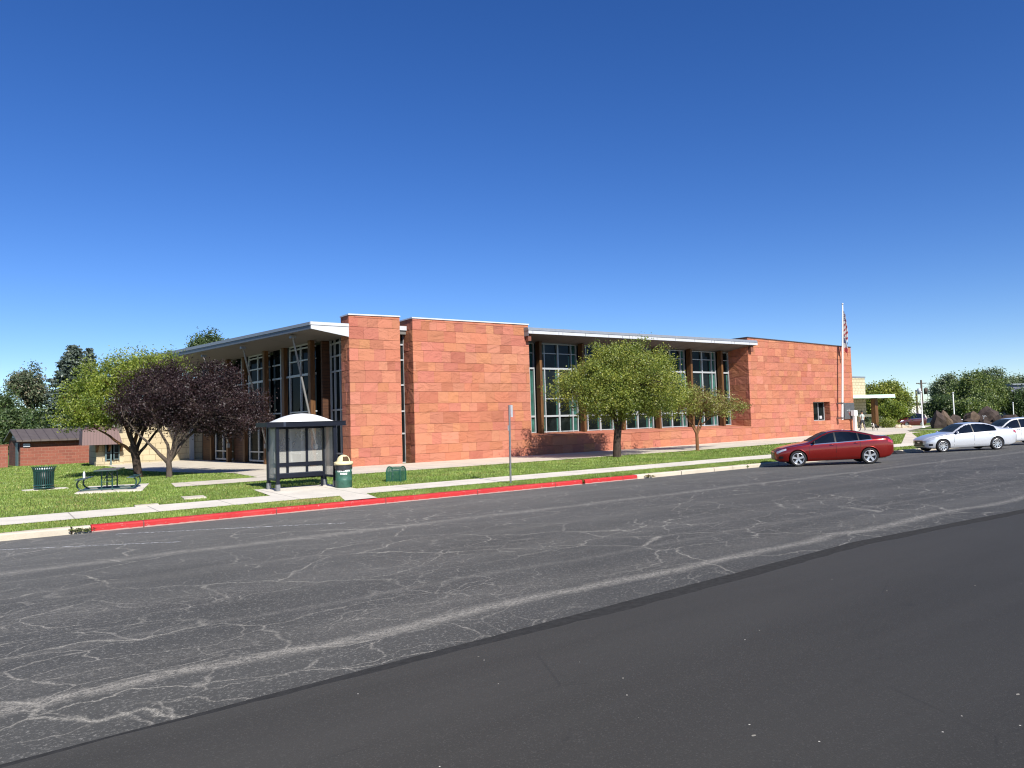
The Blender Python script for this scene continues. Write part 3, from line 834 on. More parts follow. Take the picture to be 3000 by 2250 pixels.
    gm.hull8([(X0-.025, Y0+.05, 7.0), (X0-.001, Y0+.05, 7.0), (X0-.001, 33.5, 6.95), (X0-.025, 33.5, 6.95), (X0-.025, Y0+.05, 7.30), (X0-.001, Y0+.05, 7.30), (X0-.001, 33.5, 7.30), (X0-.025, 33.5, 7.30)])
    gm.build('gutter_edge', 'grey_metal', rf, True)
    sm = MB(); x = X0+.28
    pts = []
    k = 0
    while x < X1-.1:
        pts.append(x); x += (1.72, .33, 1.88, 1.72)[k % 4] if False else ((1.75, .30)[k % 2] if k % 3 else 1.9); k += 1
    for x in pts:
        sm = MB(); sm.box(x-.009, x+.009, Y0-.004, Y0+.02, 7.12+zf(x), 7.297+zf(x))
        sm.add([(x-.012, Y0+.06, 7.1165+zf(x)), (x+.012, Y0+.06, 7.1165+zf(x)), (x+.012, G-.1, 6.871+.3*zf(x)), (x-.012, G-.1, 6.871+.3*zf(x))], [(0, 3, 2, 1)])
        sm.build('panel_joint', 'panel_seam', rf, True)
    # brackets where the roof meets the stone walls
    mb = MB(); mb.box(25.0, 25.21, T-.28, T-.04, 6.72, 7.1); mb.build('bracket', 'mortar_core', rf, True)
    mb = MB(); mb.box(45.31, 45.62, T-.26, T-.04, 6.78, 7.12); mb.build('bracket', 'mortar_core', rf, True)
    # narrow slot between the two left stone walls
    mb = MB(); mb.add([(17.1, 34.1, .2), (18.6, 34.1, .2), (18.6, 34.1, 7.0), (17.1, 34.1, 7.0)], [(0, 1, 2, 3)])
    win = mb.build('window', 'dark_glass', lib, True)
    mb = MB()
    for x in (17.38, 17.79): mb.box(x, x+.09 if x > 17.5 else x+.05, 34.0, 34.09, .2, 6.9)
    for z in (.25, 1.75, 2.9, 4.25, 5.55, 6.35): mb.box(17.1, 17.8, 34.01, 34.085, z-.04, z+.04)
    mb.build('frame', 'window_frame', win, True)
    mb = MB(); mb.box(17.085, 17.815, 33.62, 33.7, 7.05, 7.27); 
    f2 = mb.build('fascia', 'white_panel', lib, True)
    mb = MB(); mb.box(17.085, 17.815, 33.7, 36, 6.85, 7.2); mb.build('soffit', 'soffit_panel', f2, True)

    # ---------------- west side: glazing, columns, raking struts and roof
    def fx(t): return 14.34-.085*(t-37.24)
    ang = math.atan(-.085)
    def W(t, out, z):   # run t along the facade, distance out from the glass towards -X
        n = Vector((-1, -.085)).normalized()
        return (fx(t)+n.x*out, t+n.y*out, z)
    def slab(mb, t0, t1, o0, o1, z0, z1, mi=0):
        mb.hull8([W(t0, o1, z0), W(t0, o0, z0), W(t1, o0, z0), W(t1, o1, z0), W(t0, o1, z1), W(t0, o0, z1), W(t1, o0, z1), W(t1, o1, z1)], mi)
    cols = [37.0, 42.95, 48.95]
    zs = (.83, 3.06, 5.05, 5.84, 6.5)
    for i, c in enumerate(cols):
        # one bay to the left (greater t) of column c
        tn = c+5.97
        glass = MB(); fm = MB(); ld = MB()
        def pane(t0, t1, mi=0, zlo=.25, zhi=6.72): 
            glass.add([W(t0, .0, zlo), W(t1, 0, zlo), W(t1, 0, zhi), W(t0, 0, zhi)], [(0, 3, 2, 1)], mi)
        def post(t, w=.045): slab(fm, t-w, t+w, -.03, .09, .25, 6.72)
        def rail(t0, t1, z, w=.035): slab(fm, t0, t1, -.03, .084, z-w, z+w)
        a, b, c3, d = c+.25, c+.78, c+1.95, c+3.35
        pane(a, b); pane(b, c3); pane(c3, d)
        for t in (b, c3, d): post(t, .05 if t == c3 else .04)
        for z in zs: rail(a, d, z, .06 if z == 5.05 else .035)
        rail(a, d, 6.68, .04); rail(a, d, .30, .05)
        if i < 3:
            e0, e1 = d+.45, d+.75          # stained pier and the narrow side lights
            f0, f1 = d+1.20, tn-.25
            pane(d, e0, 1); pane(e1, f0, 1); pane(f0, f1, 0, 2.3)
            post(f0, .04)
            for z in (3.06, 5.05, 5.84): rail(f0, f1, z, .05 if z == 5.05 else .035)
            rail(d, e0, 5.05, .05); rail(e1, f0, 5.05, .05)
        win = glass.build('window', ['dark_glass', 'blind_glass'], lib, True)
        fm.build('frame', 'window_frame', win, True)
        if i < 3:
            mb = MB(); slab(mb, e0, e1, -.05, .22, .05, 6.72); mb.build('pier', 'stained_wood', lib, True)
            mb = MB(); slab(mb, e1, tn-.2, -.02, .12, .05, 2.3); mb.build('siding', 'slat_siding', lib, True)
        mb = MB(); slab(mb, c-.14, c+.14, .25, .52, .05, 6.74)
        bevel(mb.build('column', 'stained_wood', lib, True), .02)
    # stepped-back glazing beside the first stone wall
    mb = MB(); xg = 14.9
    mb.add([(xg, 33.95, .1), (xg, 37.0, .1), (xg, 37.0, 6.7), (xg, 33.95, 6.7)], [(0, 3, 2, 1)])
    win = mb.build('window', ['dark_glass'], lib, True)
    mb = MB()
    for t in (34.4, 35.25, 35.95, 36.5): mb.box(xg-.09, xg+.02, t-.035, t+.035, .1, 6.7)
    for z in zs: mb.box(xg-.084, xg+.015, 33.97, 36.5, z-.04, z+.04)
    mb.build('frame', 'window_frame', win, True)
    mb = MB(); mb.box(14.42, 14.88, 36.62, 36.8, .1, 6.7); mb.build('pier', 'slat_siding', lib, True)
    mb = MB(); mb.hull8([W(37.1, -.4, 0), W(37.1, -.5, 0), W(56.5, -.5, 0), W(56.5, -.4, 0), W(37.1, -.4, 6.6), W(37.1, -.5, 6.6), W(56.5, -.5, 6.6), W(56.5, -.4, 6.6)])
    mb.build('back_wall', 'trim_black', lib, True)
    # roof over the west side
    E0, E1 = (12.51, 33.02), (8.98, 58.0)
    I0, I1 = (14.36, 33.02), (11.9, 54.6)
    mb = MB()
    mb.hull8([(E0[0], E0[1], 6.80), (14.36, 33.02, 6.55), (14.36, 34.2, 6.62), (E0[0]-.17, 34.2, 6.80), (E0[0], E0[1], 6.9), (14.36, 33.02, 6.9), (14.36, 34.2, 6.9), (E0[0]-.17, 34.2, 6.9)])
    mb.hull8([(E0[0]-.17, 34.205, 6.80), (17.0, 34.205, 6.62), (15.5, 58.2, 6.62), (E1[0], E1[1], 7.02), (E0[0]-.17, 34.205, 7.05), (17.0, 34.205, 7.1), (15.5, 58.2, 7.1), (E1[0], E1[1], 7.25)])
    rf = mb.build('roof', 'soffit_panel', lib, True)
    d = Vector((E1[0]-E0[0], E1[1]-E0[1])).normalized(); n = Vector((-d.y, d.x))
    if n.x > 0: n = -n
    def edge(o0, o1, za0, za1, zb0, zb1, nm, mt, par):
        mb = MB(); mb.hull8([(E0[0]+n.x*o1, E0[1]+n.y*o1, za0), (E0[0]+n.x*o0, E0[1]+n.y*o0, za0), (E1[0]+n.x*o0, E1[1]+n.y*o0, zb0), (E1[0]+n.x*o1, E1[1]+n.y*o1, zb0),
                             (E0[0]+n.x*o1, E0[1]+n.y*o1, za1), (E0[0]+n.x*o0, E0[1]+n.y*o0, za1), (E1[0]+n.x*o0, E1[1]+n.y*o0, zb1), (E1[0]+n.x*o1, E1[1]+n.y*o1, zb1)])
        return mb.build(nm, mt, par, True)
    edge(0, .05, 6.79, 6.97, 7.05, 7.27, 'fascia', 'shaded_fascia', rf)
    edge(-.3, .09, 6.975, 7.12, 7.275, 7.47, 'gutter_edge', 'grey_metal', rf)
    mb = MB()
    mb.hull8([(12.47, 32.97, 6.80), (14.35, 32.97, 6.50), (14.35, 33.017, 6.50), (12.47, 33.017, 6.80), (12.47, 32.97, 6.97), (14.35, 32.97, 6.97), (14.35, 33.017, 6.97), (12.47, 33.017, 6.97)])
    mb.box(12.44, 14.35, 32.94, 33.3, 6.985, 7.13)
    mb.build('fascia', 'white_panel', rf, True)
    sm = MB()
    for q in range(1, 5):
        f = q/5.2
        a = (E0[0]+(E1[0]-E0[0])*f, E0[1]+(E1[1]-E0[1])*f); za = 6.80+.23*f
        t = a[1]+.6; zz = 6.70
        sm = MB(); sm.add([(a[0]+.05, a[1]-.012, za-.012), (a[0]+.05, a[1]+.012, za-.012), (fx(t)-.1, t+.012, zz-.06), (fx(t)-.1, t-.012, zz-.06)], [(0, 1, 2, 3)])
        sm.build('panel_joint', 'panel_seam', rf, True)
    mb = MB(); mb.prism([(14.3, 34.2), (45.5, 35.2), (45.5, 60), (12.5, 60), (12.5, 56.5)], 6.9, 7.3); mb.build('roof', 'grey_metal', lib, True)
    # struts
    for i, (a, b) in enumerate((((13.80, 36.02, 1.33), (12.46, 35.4, 6.66)), ((13.3, 42.4, 1.33), (11.62, 40.9, 6.66)), ((12.8, 48.4, 1.33), (10.9, 46.5, 6.7)))):
        a, b = Vector(a), Vector(b)
        mb = MB(); mb.tube([a, a.lerp(b, .1), a.lerp(b, .9), b], [.035, .055, .055, .035], 12)
        st = mb.build('strut', 'steel_strut', lib, True)
        mb = MB(); mb.box(a.x-.10, a.x+.06, a.y-.10, a.y+.12, a.z-.24, a.z+.02); mb.build('bracket', 'galvanised', st, True)
        mb = MB(); mb.box(b.x-.13, b.x+.13, b.y-.13, b.y+.13, b.z-.06, b.z+.06); mb.build('top_plate', 'galvanised', st, True)
    # cream block wing closing the plaza at the back
    mb = MB(); mb.box(7.95, 13.7, 56.5, 60, .0, 3.6)
    mb.build('block_wall', 'cream_block', lib, True)
    mb = MB(); mb.box(12.2, 12.5, 56.3, 56.495, .0, 6.3); mb.build('downpipe', 'window_frame', lib, True)
    # body of the building behind, seen only through gaps
    mb = MB(); mb.box(19.7, 25.2, 34.9, 50, .2, 6.85); mb.build('rear_wall', 'cream_block', lib, True)
    mb = MB(); mb.box(45.4, 59.1, 34.95, 50, .2, 7.3); mb.build('rear_wall', 'cream_block', lib, True)
library()

# ------------------------------------------------------------------ small buildings on the left
def left_buildings():
    # brick shed
    sh = thing('brick_shed', 'low brown brick shed with brown metal gable roof, far left behind the lawn', 'shed', (2.3, 61.3, .1))
    mb = MB(); mb.box(2.3, 10, 61.3, 65.0, .0, 1.95); mb.build('wall', 'brown_brick', sh, True)
    mb = MB(); mb.box(2.26, 2.297, 61.28, 65.0, .0, 1.93); mb.add([(2.27, 61.3, 1.93), (2.27, 65.0, 1.93), (2.27, 63.15, 2.66)], [(0, 2, 1)], 1)
    mb.build('gable_wall', ['brown_brick_end', 'seam_roof'], sh, True)
    mb = MB()
    for y0, y1, z0, z1 in ((60.85, 63.15, 1.84, 2.62), (65.45, 63.15, 1.84, 2.62)):
        mb.hull8([(2.0, y0, z0), (10.2, y0, z0), (10.2, y1, z1), (2.0, y1, z1), (2.0, y0, z0+.10), (10.2, y0, z0+.10), (10.2, y1, z1+.10), (2.0, y1, z1+.10)])
    rf = mb.build('roof', 'seam_roof', sh, True)
    mb = MB(); mb.box(1.99, 10.2, 60.80, 60.845, 1.82, 1.95); mb.build('gutter', 'seam_roof', rf, True)
    mb = MB(); mb.box(2.22, 2.255, 61.7, 62.5, .1, 1.75); mb.build('door', 'door_teal', sh, True)
    mb = MB(); mb.box(2.45, 2.85, 61.2, 61.296, 1.45, 1.68); mb.build('wall_lamp', 'sign_back', sh, True)
    mb = MB(); mb.box(2.15, 2.256, 62.9, 63.1, 2.1, 2.25); mb.build('wall_lamp', 'white_paint', sh, True)
    sh.rotation_euler.z = R(8)
    # brick pier at the frame edge
    pr = thing('brick_wall', 'short brown brick wall end left of the brick shed', 'wall', (1.0, 60.2, .25))
    mb = MB(); mb.box(.2, 1.55, 59.6, 60.6, .0, 1.62); mb.build('wall', 'brown_brick', pr, True)
    mb = MB(); mb.box(.15, 1.6, 59.55, 60.65, 1.62, 1.67); mb.build('cap', 'brown_brick', pr, True)
    # annex with the mauve metal roof
    an = thing('block_annex', 'cream block annex with mauve metal roof skirt and teal windows beside the brick shed', 'annex', (6.9, 55.5, .25))
    mb = MB(); mb.box(6.15, 7.742, 54.6, 58.5, .0, 2.2); mb.build('wall', 'cream_block', an, True)
    mb = MB()
    mb.hull8([(5.25, 53.6, 1.50), (7.55, 53.6, 1.50), (7.55, 55.5, 1.50), (5.25, 55.5, 1.50), (5.30, 53.8, 2.45), (7.3, 53.8, 2.45), (7.3, 55.5, 2.45), (5.30, 55.5, 2.45)])
    mb.hull8([(5.30, 53.8, 2.45), (7.3, 53.8, 2.45), (7.3, 56.5, 2.45), (5.30, 56.5, 2.45), (6.3, 55.0, 3.15), (6.7, 55.0, 3.15), (6.7, 56.0, 3.15), (6.3, 56.0, 3.15)])
    mb.build('roof', 'seam_mauve', an, True)
    for x in (6.72, 7.02):
        mb = MB(); mb.box(x, x+.40, 54.5, 54.595, .55, 1.55); w = mb.build('window', 'dark_glass', an, True)
        mb = MB(); mb.box(x-.09, x, 54.42, 54.59, .15, 1.55); mb.box(x+.40, x+.45, 54.42, 54.59, .45, 1.55); mb.box(x, x+.4, 54.45, 54.5, .92, .97); mb.box(x, x+.4, 54.45, 54.5, .5, .55)
        mb.build('frame', 'door_teal', w, True)
    for x in (6.1, 6.80, 7.5):
        mb = MB(); mb.hull8([(x, 53.85, 1.35), (x+.13, 53.85, 1.35), (x+.13, 54.59, 1.0), (x, 54.59, 1.0), (x, 53.85, 1.49), (x+.13, 53.85, 1.49), (x+.13, 54.59, 1.49), (x, 54.59, 1.49)])
        mb.build('bracket', 'stained_wood', an, True)
    mb = MB(); mb.box(6.0, 6.75, 53.5, 54.3, .1, .4); mb.build('planter', 'cream_block', an, True)
left_buildings()

# ------------------------------------------------------------------ right-hand entrance and background buildings
def right_buildings():
    en = thing('entrance_tower', 'cream block entrance tower with flat grey cap behind the right end of the red wall', 'tower', (78, 44, .4))
    a, b = at(2498, 1107, 80), at(2533, 1108, 80)
    mb = MB(); mb.box(a.x-3, b.x, b.y, b.y+5, 1.9, 5.85); mb.build('wall', 'cream_block_small', en, True)
    mb = MB(); mb.box(a.x-3.1, b.x+.06, b.y-.06, b.y+5.1, 5.85, 6.0); mb.build('coping', 'grey_metal', en, True)
    mb = MB(); mb.box(a.x-3, b.x+.55, b.y-.3, b.y+.02, 1.62, 1.9); mb.build('door_canopy', 'cream_plastic', en, True)
    mb = MB(); mb.box(a.x-3, b.x+.1, b.y+.15, b.y+4, .3, 1.65); d = mb.build('door', 'dark_glass', en, True)
    mb = MB()
    for x in (b.x-1.0, b.x-.55, b.x+.05): mb.box(x, x+.07, b.y+.07, b.y+.148, .3, 1.65)
    mb.build('frame', 'window_frame', d, True)
    mb = MB(); mb.box(a.x-3, a.x+.35, b.y-.02, b.y+.14, .3, 1.62); mb.build('block_wall', 'cream_block_small', en, True)
    # flat mint canopy on its wood column
    cn = thing('entrance_canopy', 'flat pale mint canopy carried by one dark wood column over the forecourt', 'canopy', (75.5, 39.7, .4))
    p, q = at(2500, 1158, 74), at(2623, 1155, 77)
    mb = MB(); mb.hull8([(p.x-2, p.y, 3.57), (q.x, q.y, 3.57), (q.x+2, q.y+3, 3.57), (p.x, p.y+5, 3.57), (p.x-2, p.y, 3.86), (q.x-.12, q.y, 3.93), (q.x+2, q.y+3, 3.93), (p.x, p.y+5, 3.86)])
    mb.build('roof', 'mint_steel', cn, True)
    c = at(2566, 1253, 77)
    mb = MB(); mb.box(c.x-.28, c.x+.28, c.y-.2, c.y+.25, .3, 3.565); mb.box(c.x+.282, c.x+.5, c.y-.05, c.y+.2, .3, 3.565)
    mb.build('column', 'stained_wood', cn, True)
    # dark plaque with emblem on the stone wall
    pl = thing('wall_plaque', 'dark slate sign panel with small pale and red marks on the red wall', 'sign', (58.3, 32.93, 1.62))
    mb = MB(); mb.box(57.57, 59.12, 32.86, 32.962, 1.62, 2.95); mb.build('panel', 'plaque_slate', pl, True)
    mb = MB(); mb.tube([(57.9, 32.85, 2.3), (58.15, 32.85, 2.36), (58.25, 32.85, 2.3), (58.75, 32.85, 2.27)], .018, 6); mb.tube([(58.28, 32.85, 2.45), (58.25, 32.85, 2.25), (58.3, 32.85, 2.1)], .014, 6)
    mb.build('emblem', 'grey_letter', pl, True)
    mb = MB(); mb.tube([(58.25, 32.85, 2.15), (58.28, 32.85, 1.98), (58.42, 32.85, 1.93), (58.48, 32.85, 2.1)], .022, 6); mb.tube([(58.58, 32.85, 1.95), (58.6, 32.85, 2.13)], .02, 6); mb.box(58.1, 58.55, 32.848, 32.856, 2.16, 2.18)
    mb.build('emblem', 'red_letter', pl, True)
    # white post with a box on top
    ws = thing('white_box_post', 'white upright post with a square white box on top by the red wall corner', 'post', (58.62, 32.62, g(58.6, 32.6)))
    mb = MB(); mb.box(-.10, .14, -.1, .1, 0, 1.42); mb.build('post', 'white_paint', ws)
    mb = MB(); mb.box(-.26, .24, -.16, .16, 1.42, 1.86); bevel(mb.build('box', 'white_paint', ws), .02)
    # background buildings
    bw = thing('white_building', 'low white building half hidden behind the trees on the right', 'building', tuple(at(2690, 1250, 150)))
    a, b = at(2600, 1250, 150), at(2790, 1250, 150)
    mb = MB(); d = (b-a); nn = Vector((-d.y, d.x, 0)).normalized()*15
    mb.prism([a.xy, b.xy, (b+nn).xy, (a+nn).xy], -.2, 3.6); mb.build('wall', 'white_wall', bw, True)
    mb = MB(); mb.prism([(a-nn*.03).xy, (b-nn*.03).xy, (b+nn).xy, (a+nn).xy], 3.6, 3.9); mb.build('roof', 'white_panel', bw, True)
    bm_ = thing('metal_building', 'ribbed grey metal building at the right edge of the photo', 'building', tuple(at(3010, 1230, 105)))
    a, b = at(2968, 1220, 112), at(3150, 1215, 112)
    d = (b-a); nn = Vector((-d.y, d.x, 0)).normalized()*12
    mb = MB(); mb.prism([a.xy, b.xy, (b+nn).xy, (a+nn).xy], -.2, 5.6); mb.build('wall', 'ribbed_metal', bm_, True)
    mb = MB(); mb.prism([(a-nn*.03).xy, (b-nn*.03).xy, (b+nn).xy, (a+nn).xy], 5.6, 5.8); mb.build('roof', 'grey_metal', bm_, True)
right_buildings()

# ------------------------------------------------------------------ trees
def quads_from(P, size, up=.35, asp=.5):
    n = len(P)
    d = nr.normal(size=(n, 3)); d[:, 2] += up*nr.normal(size=n)
    d /= np.linalg.norm(d, axis=1)[:, None]
    r = nr.normal(size=(n, 3)); e = np.cross(d, r); e /= np.linalg.norm(e, axis=1)[:, None]
    L = size*nr.uniform(.65, 1.35, n)
    a, b = d*L[:, None]*.5, e*L[:, None]*.5*asp
    V = np.stack([P-a, P+b, P+a, P-b], 1).reshape(-1, 3)
    return V, np.arange(4*n).reshape(-1, 4)
def crown(name, blobs, ncl, per, rc, lsize, mats, parent, shell=.45, up=.35, tones=(.5, .3, .2), asp=.5, light=None, zmin=None):
    """leaf clusters spread through ellipsoids (centre, radii); returns the cluster centres"""
    vol = np.array([b[1][0]*b[1][1]*b[1][2] for b in blobs]); pr = vol**.75/np.sum(vol**.75)
    C = []
    for i in nr.choice(len(blobs), ncl, p=pr):
        c, r = blobs[i]
        d = nr.normal(size=3); d /= np.linalg.norm(d)
        q = (shell+(1-shell)*nr.random()**.7) if nr.random() < .8 else nr.random()
        a = math.atan2(d[1], d[0]); el = d[2]
        lump = 1+.13*math.sin(a*3+i*1.7+el*4)+.09*math.sin(a*7+el*6+i)
        q *= lump*(nr.uniform(1.05, 1.24) if nr.random() < .10 else nr.uniform(.86, 1.06))
        C.append(np.array(c)+d*np.array(r)*q)
    C = np.array(C)
    # bald gaps where the background shows through
    ext = (C.max(0)-C.min(0)); keep = np.ones(len(C), bool)
    for hc in C[nr.choice(len(C), max(2, ncl//34))]:
        keep &= np.linalg.norm((C-hc)/ext, axis=1) > .030+.035*nr.random()
    C = C[keep]; ncl = len(C)
    if zmin is not None: C[:, 2] = np.where(C[:, 2] < zmin, zmin+nr.uniform(-.15, .75, len(C))**2, C[:, 2])
    k = (per*nr.uniform(.5, 1.5, ncl)).astype(int)
    own = np.repeat(np.arange(ncl), k); n = len(own)
    rcs = rc*nr.uniform(.65, 1.35, ncl)
    off = nr.normal(size=(n, 3))*.5; off[:, 2] *= .75
    P = C[own]+off*rcs[own][:, None]
    V, F = quads_from(P, lsize, up, asp)
    tone = nr.random(ncl)
    u = np.clip(nr.random(n)*.55+tone[own]*.45, 0, 1)
    mi = np.where(u < tones[2]+.08, 2, np.where(u > 1-tones[1]-.02, 1, 0))
    o = np_mesh(name, V, F, mats, mi, parent)
    return o, C
def branchwork(name, base_pts, base_r, limbs, targets, mat, parent, twig=.012, ntw=None, n=9, seg=5):
    """trunk polyline, limbs as (start index on trunk, list of points, r0, r1), twigs to the leaf clusters"""
    mb = MB()
    mb.tube(base_pts, base_r, n)
    nodes = []
    for pts, r0, r1 in limbs:
        P = [Vector(p) for p in pts]; Q = [P[0]]
        for a, b in zip(P, P[1:]):
            for k in range(1, 4):
                q = a.lerp(b, k/3); w = .035*(b-a).length
                Q.append(q+Vector((rnd.uniform(-w, w), rnd.uniform(-w, w), rnd.uniform(-w, w)*.5)) if k < 3 else q)
        rr = [r0+(r1-r0)*(i/(len(Q)-1))**.8 for i in range(len(Q))]
        mb.tube(Q, rr, 7); nodes += [(q, r) for q, r in zip(Q, rr)][2:]
    if targets is not None and len(nodes):
        N = np.array([q[0] for q in nodes])
        idx = range(len(targets)) if ntw is None else nr.choice(len(targets), min(ntw, len(targets)), replace=False)
        for i in idx:
            c = targets[i]; dd = np.linalg.norm(N-c, axis=1) + np.maximum(0, N[:, 2]-c[2])*1.2
            j = int(np.argmin(dd)); a = Vector(N[j]); b = Vector(c)
            m = a.lerp(b, .5)+Vector((rnd.uniform(-.1, .1), rnd.uniform(-.1, .1), .08*(b-a).length))
            r = min(nodes[j][1]*.6, twig*(1+(b-a).length*.5))
            mb.tube([a, m, b], [r, r*.7, r*.25], 4, cap=False)
    return mb.build(name, mat, parent)
def deciduous(name, label, base, trunk, tr, limbs, blobs, ncl, per, rc, lsize, leafs, bark, group=None, ntw=None, cat='tree', **kw):
    t = thing(name, label, cat, base, 0, group)
    o, C = crown('crown', blobs, ncl, per, rc, lsize, leafs, t, **kw)
    branchwork('trunk', trunk, tr, limbs, C, bark, t, ntw=ntw)
    return t
def auto_limbs(fork, blobs, k, r0, spread=.75, r1=.02):
    L = []
    for i in range(k):
        c, r = blobs[i % len(blobs)]
        a = 2*math.pi*(i/k)+rnd.uniform(-.4, .4)
        tip = Vector((c[0]+r[0]*spread*math.cos(a), c[1]+r[1]*spread*math.sin(a), c[2]+r[2]*rnd.uniform(-.2, .6)))
        f = Vector(fork); m = f.lerp(tip, .45); m.z += .12*(tip-f).length
        L.append(([f, m, tip], r0*rnd.uniform(.7, 1.1), r1))
    return L
leaf3 = lambda k: [k+'_mid', k+'_light', k+'_dark']
def trees():
    # ---- round tree before the window bay
    b = (26.05, 27.05, g(26, 27)-.03)
    bl = [((.6, 0, 3.7), (3.2, 3.2, 1.75)), ((1.0, .2, 4.1), (2.8, 2.6, 1.75)), ((-1.5, -.2, 3.2), (2.0, 2.2, 1.2)), ((3.3, .2, 3.0), (1.9, 2.0, 1.15)), ((.6, 0, 5.2), (1.3, 1.4, .65)), ((-1.7, 0, 3.9), (1.45, 1.5, .9)), ((3.1, .2, 4.2), (1.3, 1.4, .9)), ((2.2, 0, 4.9), (1.1, 1.1, .5))]
    trunk = [(0, 0, -.1), (.02, 0, .12), (.05, 0, .8), (.16, .02, 1.35), (.22, .02, 1.75)]
    limbs = [([(.16, 0, 1.3), (-.05, 0, 2.2), (-.9, -.2, 3.6), (-1.6, -.3, 4.4)], .14, .02), ([(.2, 0, 1.6), (.6, .1, 2.4), (1.4, .3, 3.6), (2.0, .4, 4.9)], .13, .02),
             ([(.2, 0, 1.5), (.3, -.5, 2.6), (.5, -1.2, 3.9), (.4, -1.3, 4.7)], .11, .02), ([(.2, 0, 1.6), (.1, .7, 2.6), (-.3, 1.4, 4.0)], .10, .02),
             ([(.3, 0, 1.9), (1.4, -.2, 2.4), (2.7, -.3, 3.0)], .08, .015), ([(0, 0, 2.1), (-1.2, .2, 2.6), (-2.6, .2, 3.3)], .08, .015), ([(.3, 0, 1.9), (.5, 0, 3.5), (.5, .2, 5.1)], .09, .015)]
    deciduous('broadleaf_tree', 'full round green tree with forked dark trunk before the tall library windows', b, trunk, [.26, .215, .19, .19, .17], limbs, bl, 860, 135, .46, .095, leaf3('leaf'), 'bark_dark', zmin=1.95, tones=(.5, .36, .2))
    # ---- small sparse tree to its right
    b = (33.14, 27.82, g(33, 28)-.03)
    bl = [((-.2, 0, 2.75), (1.6, 1.5, .8)), ((1.0, 0, 2.55), (1.7, 1.5, .72)), ((2.9, 0, 2.55), (1.4, 1.2, .5)), ((-.3, .1, 3.3), (.9, .9, .45)), ((1.3, 0, 3.1), (.9, .9, .4))]
    trunk = [(0, 0, -.1), (0, 0, .1), (.0, 0, .7), (-.02, 0, 1.05)]
    limbs = [([(0, 0, .95), (-.35, .05, 1.5), (-.9, .1, 2.2), (-1.4, .2, 2.8)], .075, .012), ([(0, 0, .95), (.45, 0, 1.5), (1.4, .1, 1.9), (2.9, .1, 2.4)], .075, .012), ([(0, 0, 1.0), (.1, -.2, 1.8), (.3, -.3, 3.0)], .06, .012),
             ([(0, 0, 1.0), (-.12, .2, 1.9), (-.5, .3, 3.2)], .06, .012), ([(.4, 0, 1.45), (.7, .2, 2.2), (1.1, .3, 3.0)], .05, .01)]
    deciduous('broadleaf_tree', 'small sparse tree with bronze green leaves and reddish bare limbs near the red wall', b, trunk, [.13, .10, .09, .085], limbs, bl, 250, 60, .32, .095, leaf3('bronze'), 'bark_orange', tones=(.4, .45, .2))
    # ---- plum trees on the left lawn
    b = (6.6, 34.28, g(6.6, 34.3)-.03)
    bl = [((1.1, 0, 3.3), (2.3, 2.2, 1.2)), ((2.6, -.1, 2.9), (1.7, 1.7, 1.05)), ((1.9, 0, 4.1), (1.2, 1.2, .85)), ((-.3, .3, 3.5), (1.6, 1.5, 1.1)), ((3.3, 0, 2.5), (1.05, 1.1, .7)), ((1.55, 0, 4.7), (.6, .6, .5)), ((.9, -.3, 2.5), (1.6, 1.4, .65)), ((2.2, -.2, 2.2), (1.2, 1.2, .55))]
    trunk = [(0, 0, -.1), (0, 0, .08), (0, 0, .45), (-.03, 0, .75)]
    limbs = [([(0, 0, .6), (-.5, .1, 1.2), (-1.1, .2, 1.85), (-1.7, .3, 2.6)], .10, .02), ([(0, 0, .7), (-.05, 0, 1.4), (-.5, 0, 2.4), (-.8, .1, 3.6)], .09, .02), ([(0, 0, .7), (.2, .1, 1.5), (.5, .2, 2.4), (1.1, .3, 3.9)], .085, .02),
             ([(0, 0, .7), (.5, 0, 1.45), (1.2, .1, 2.1), (2.6, .1, 2.8), (3.4, 0, 3.1)], .10, .018), ([(.1, 0, .8), (.3, -.4, 1.6), (1.0, -.8, 2.4), (1.9, -1.0, 3.2)], .07, .015), ([(.3, 0, 1.2), (.9, .3, 2.3), (1.9, .4, 3.8), (1.6, .2, 4.7)], .06, .012)]
    deciduous('plum_tree', 'purple leaved plum tree with pale forked trunk nearest the bus shelter', b, trunk, [.18, .13, .115, .12], limbs, bl, 600, 105, .42, .085, leaf3('plum'), 'bark_grey', 'purple plum trees on the lawn', tones=(.5, .3, .25), zmin=1.6)
    b = (5.74, 37.03, g(5.7, 37)-.03)
    bl = [((.7, 0, 3.6), (1.7, 1.8, 1.3)), ((1.6, -.2, 3.0), (1.7, 1.7, .9)), ((.0, 0, 2.9), (1.1, 1.3, .8)), ((1.3, 0, 4.5), (1.2, 1.3, .8)), ((2.3, 0, 3.7), (1.3, 1.3, 1.0))]
    trunk = [(.12, 0, -.1), (.10, 0, .1), (0, 0, .9), (-.12, 0, 1.5)]
    limbs = [([(-.05, 0, 1.2), (-.2, 0, 2.0), (-.1, .2, 3.2)], .12, .02), ([(0, 0, 1.1), (.3, .1, 2.1), (.9, .2, 3.3), (1.2, .2, 4.4)], .10, .02), ([(0, 0, .9), (.55, -.1, 1.7), (1.3, -.2, 2.7), (2.2, -.2, 3.5)], .08, .02)]
    deciduous('plum_tree', 'purple leaved plum tree with dark trunk behind the picnic table', b, trunk, [.22, .18, .17, .17], limbs, bl, 470, 105, .42, .085, leaf3('plum'), 'bark_dark', 'purple plum trees on the lawn', tones=(.5, .3, .25), zmin=1.9)
    # ---- bright green tree behind the plums
    b = (5.97, 38.5, g(5.9, 38)-.03)
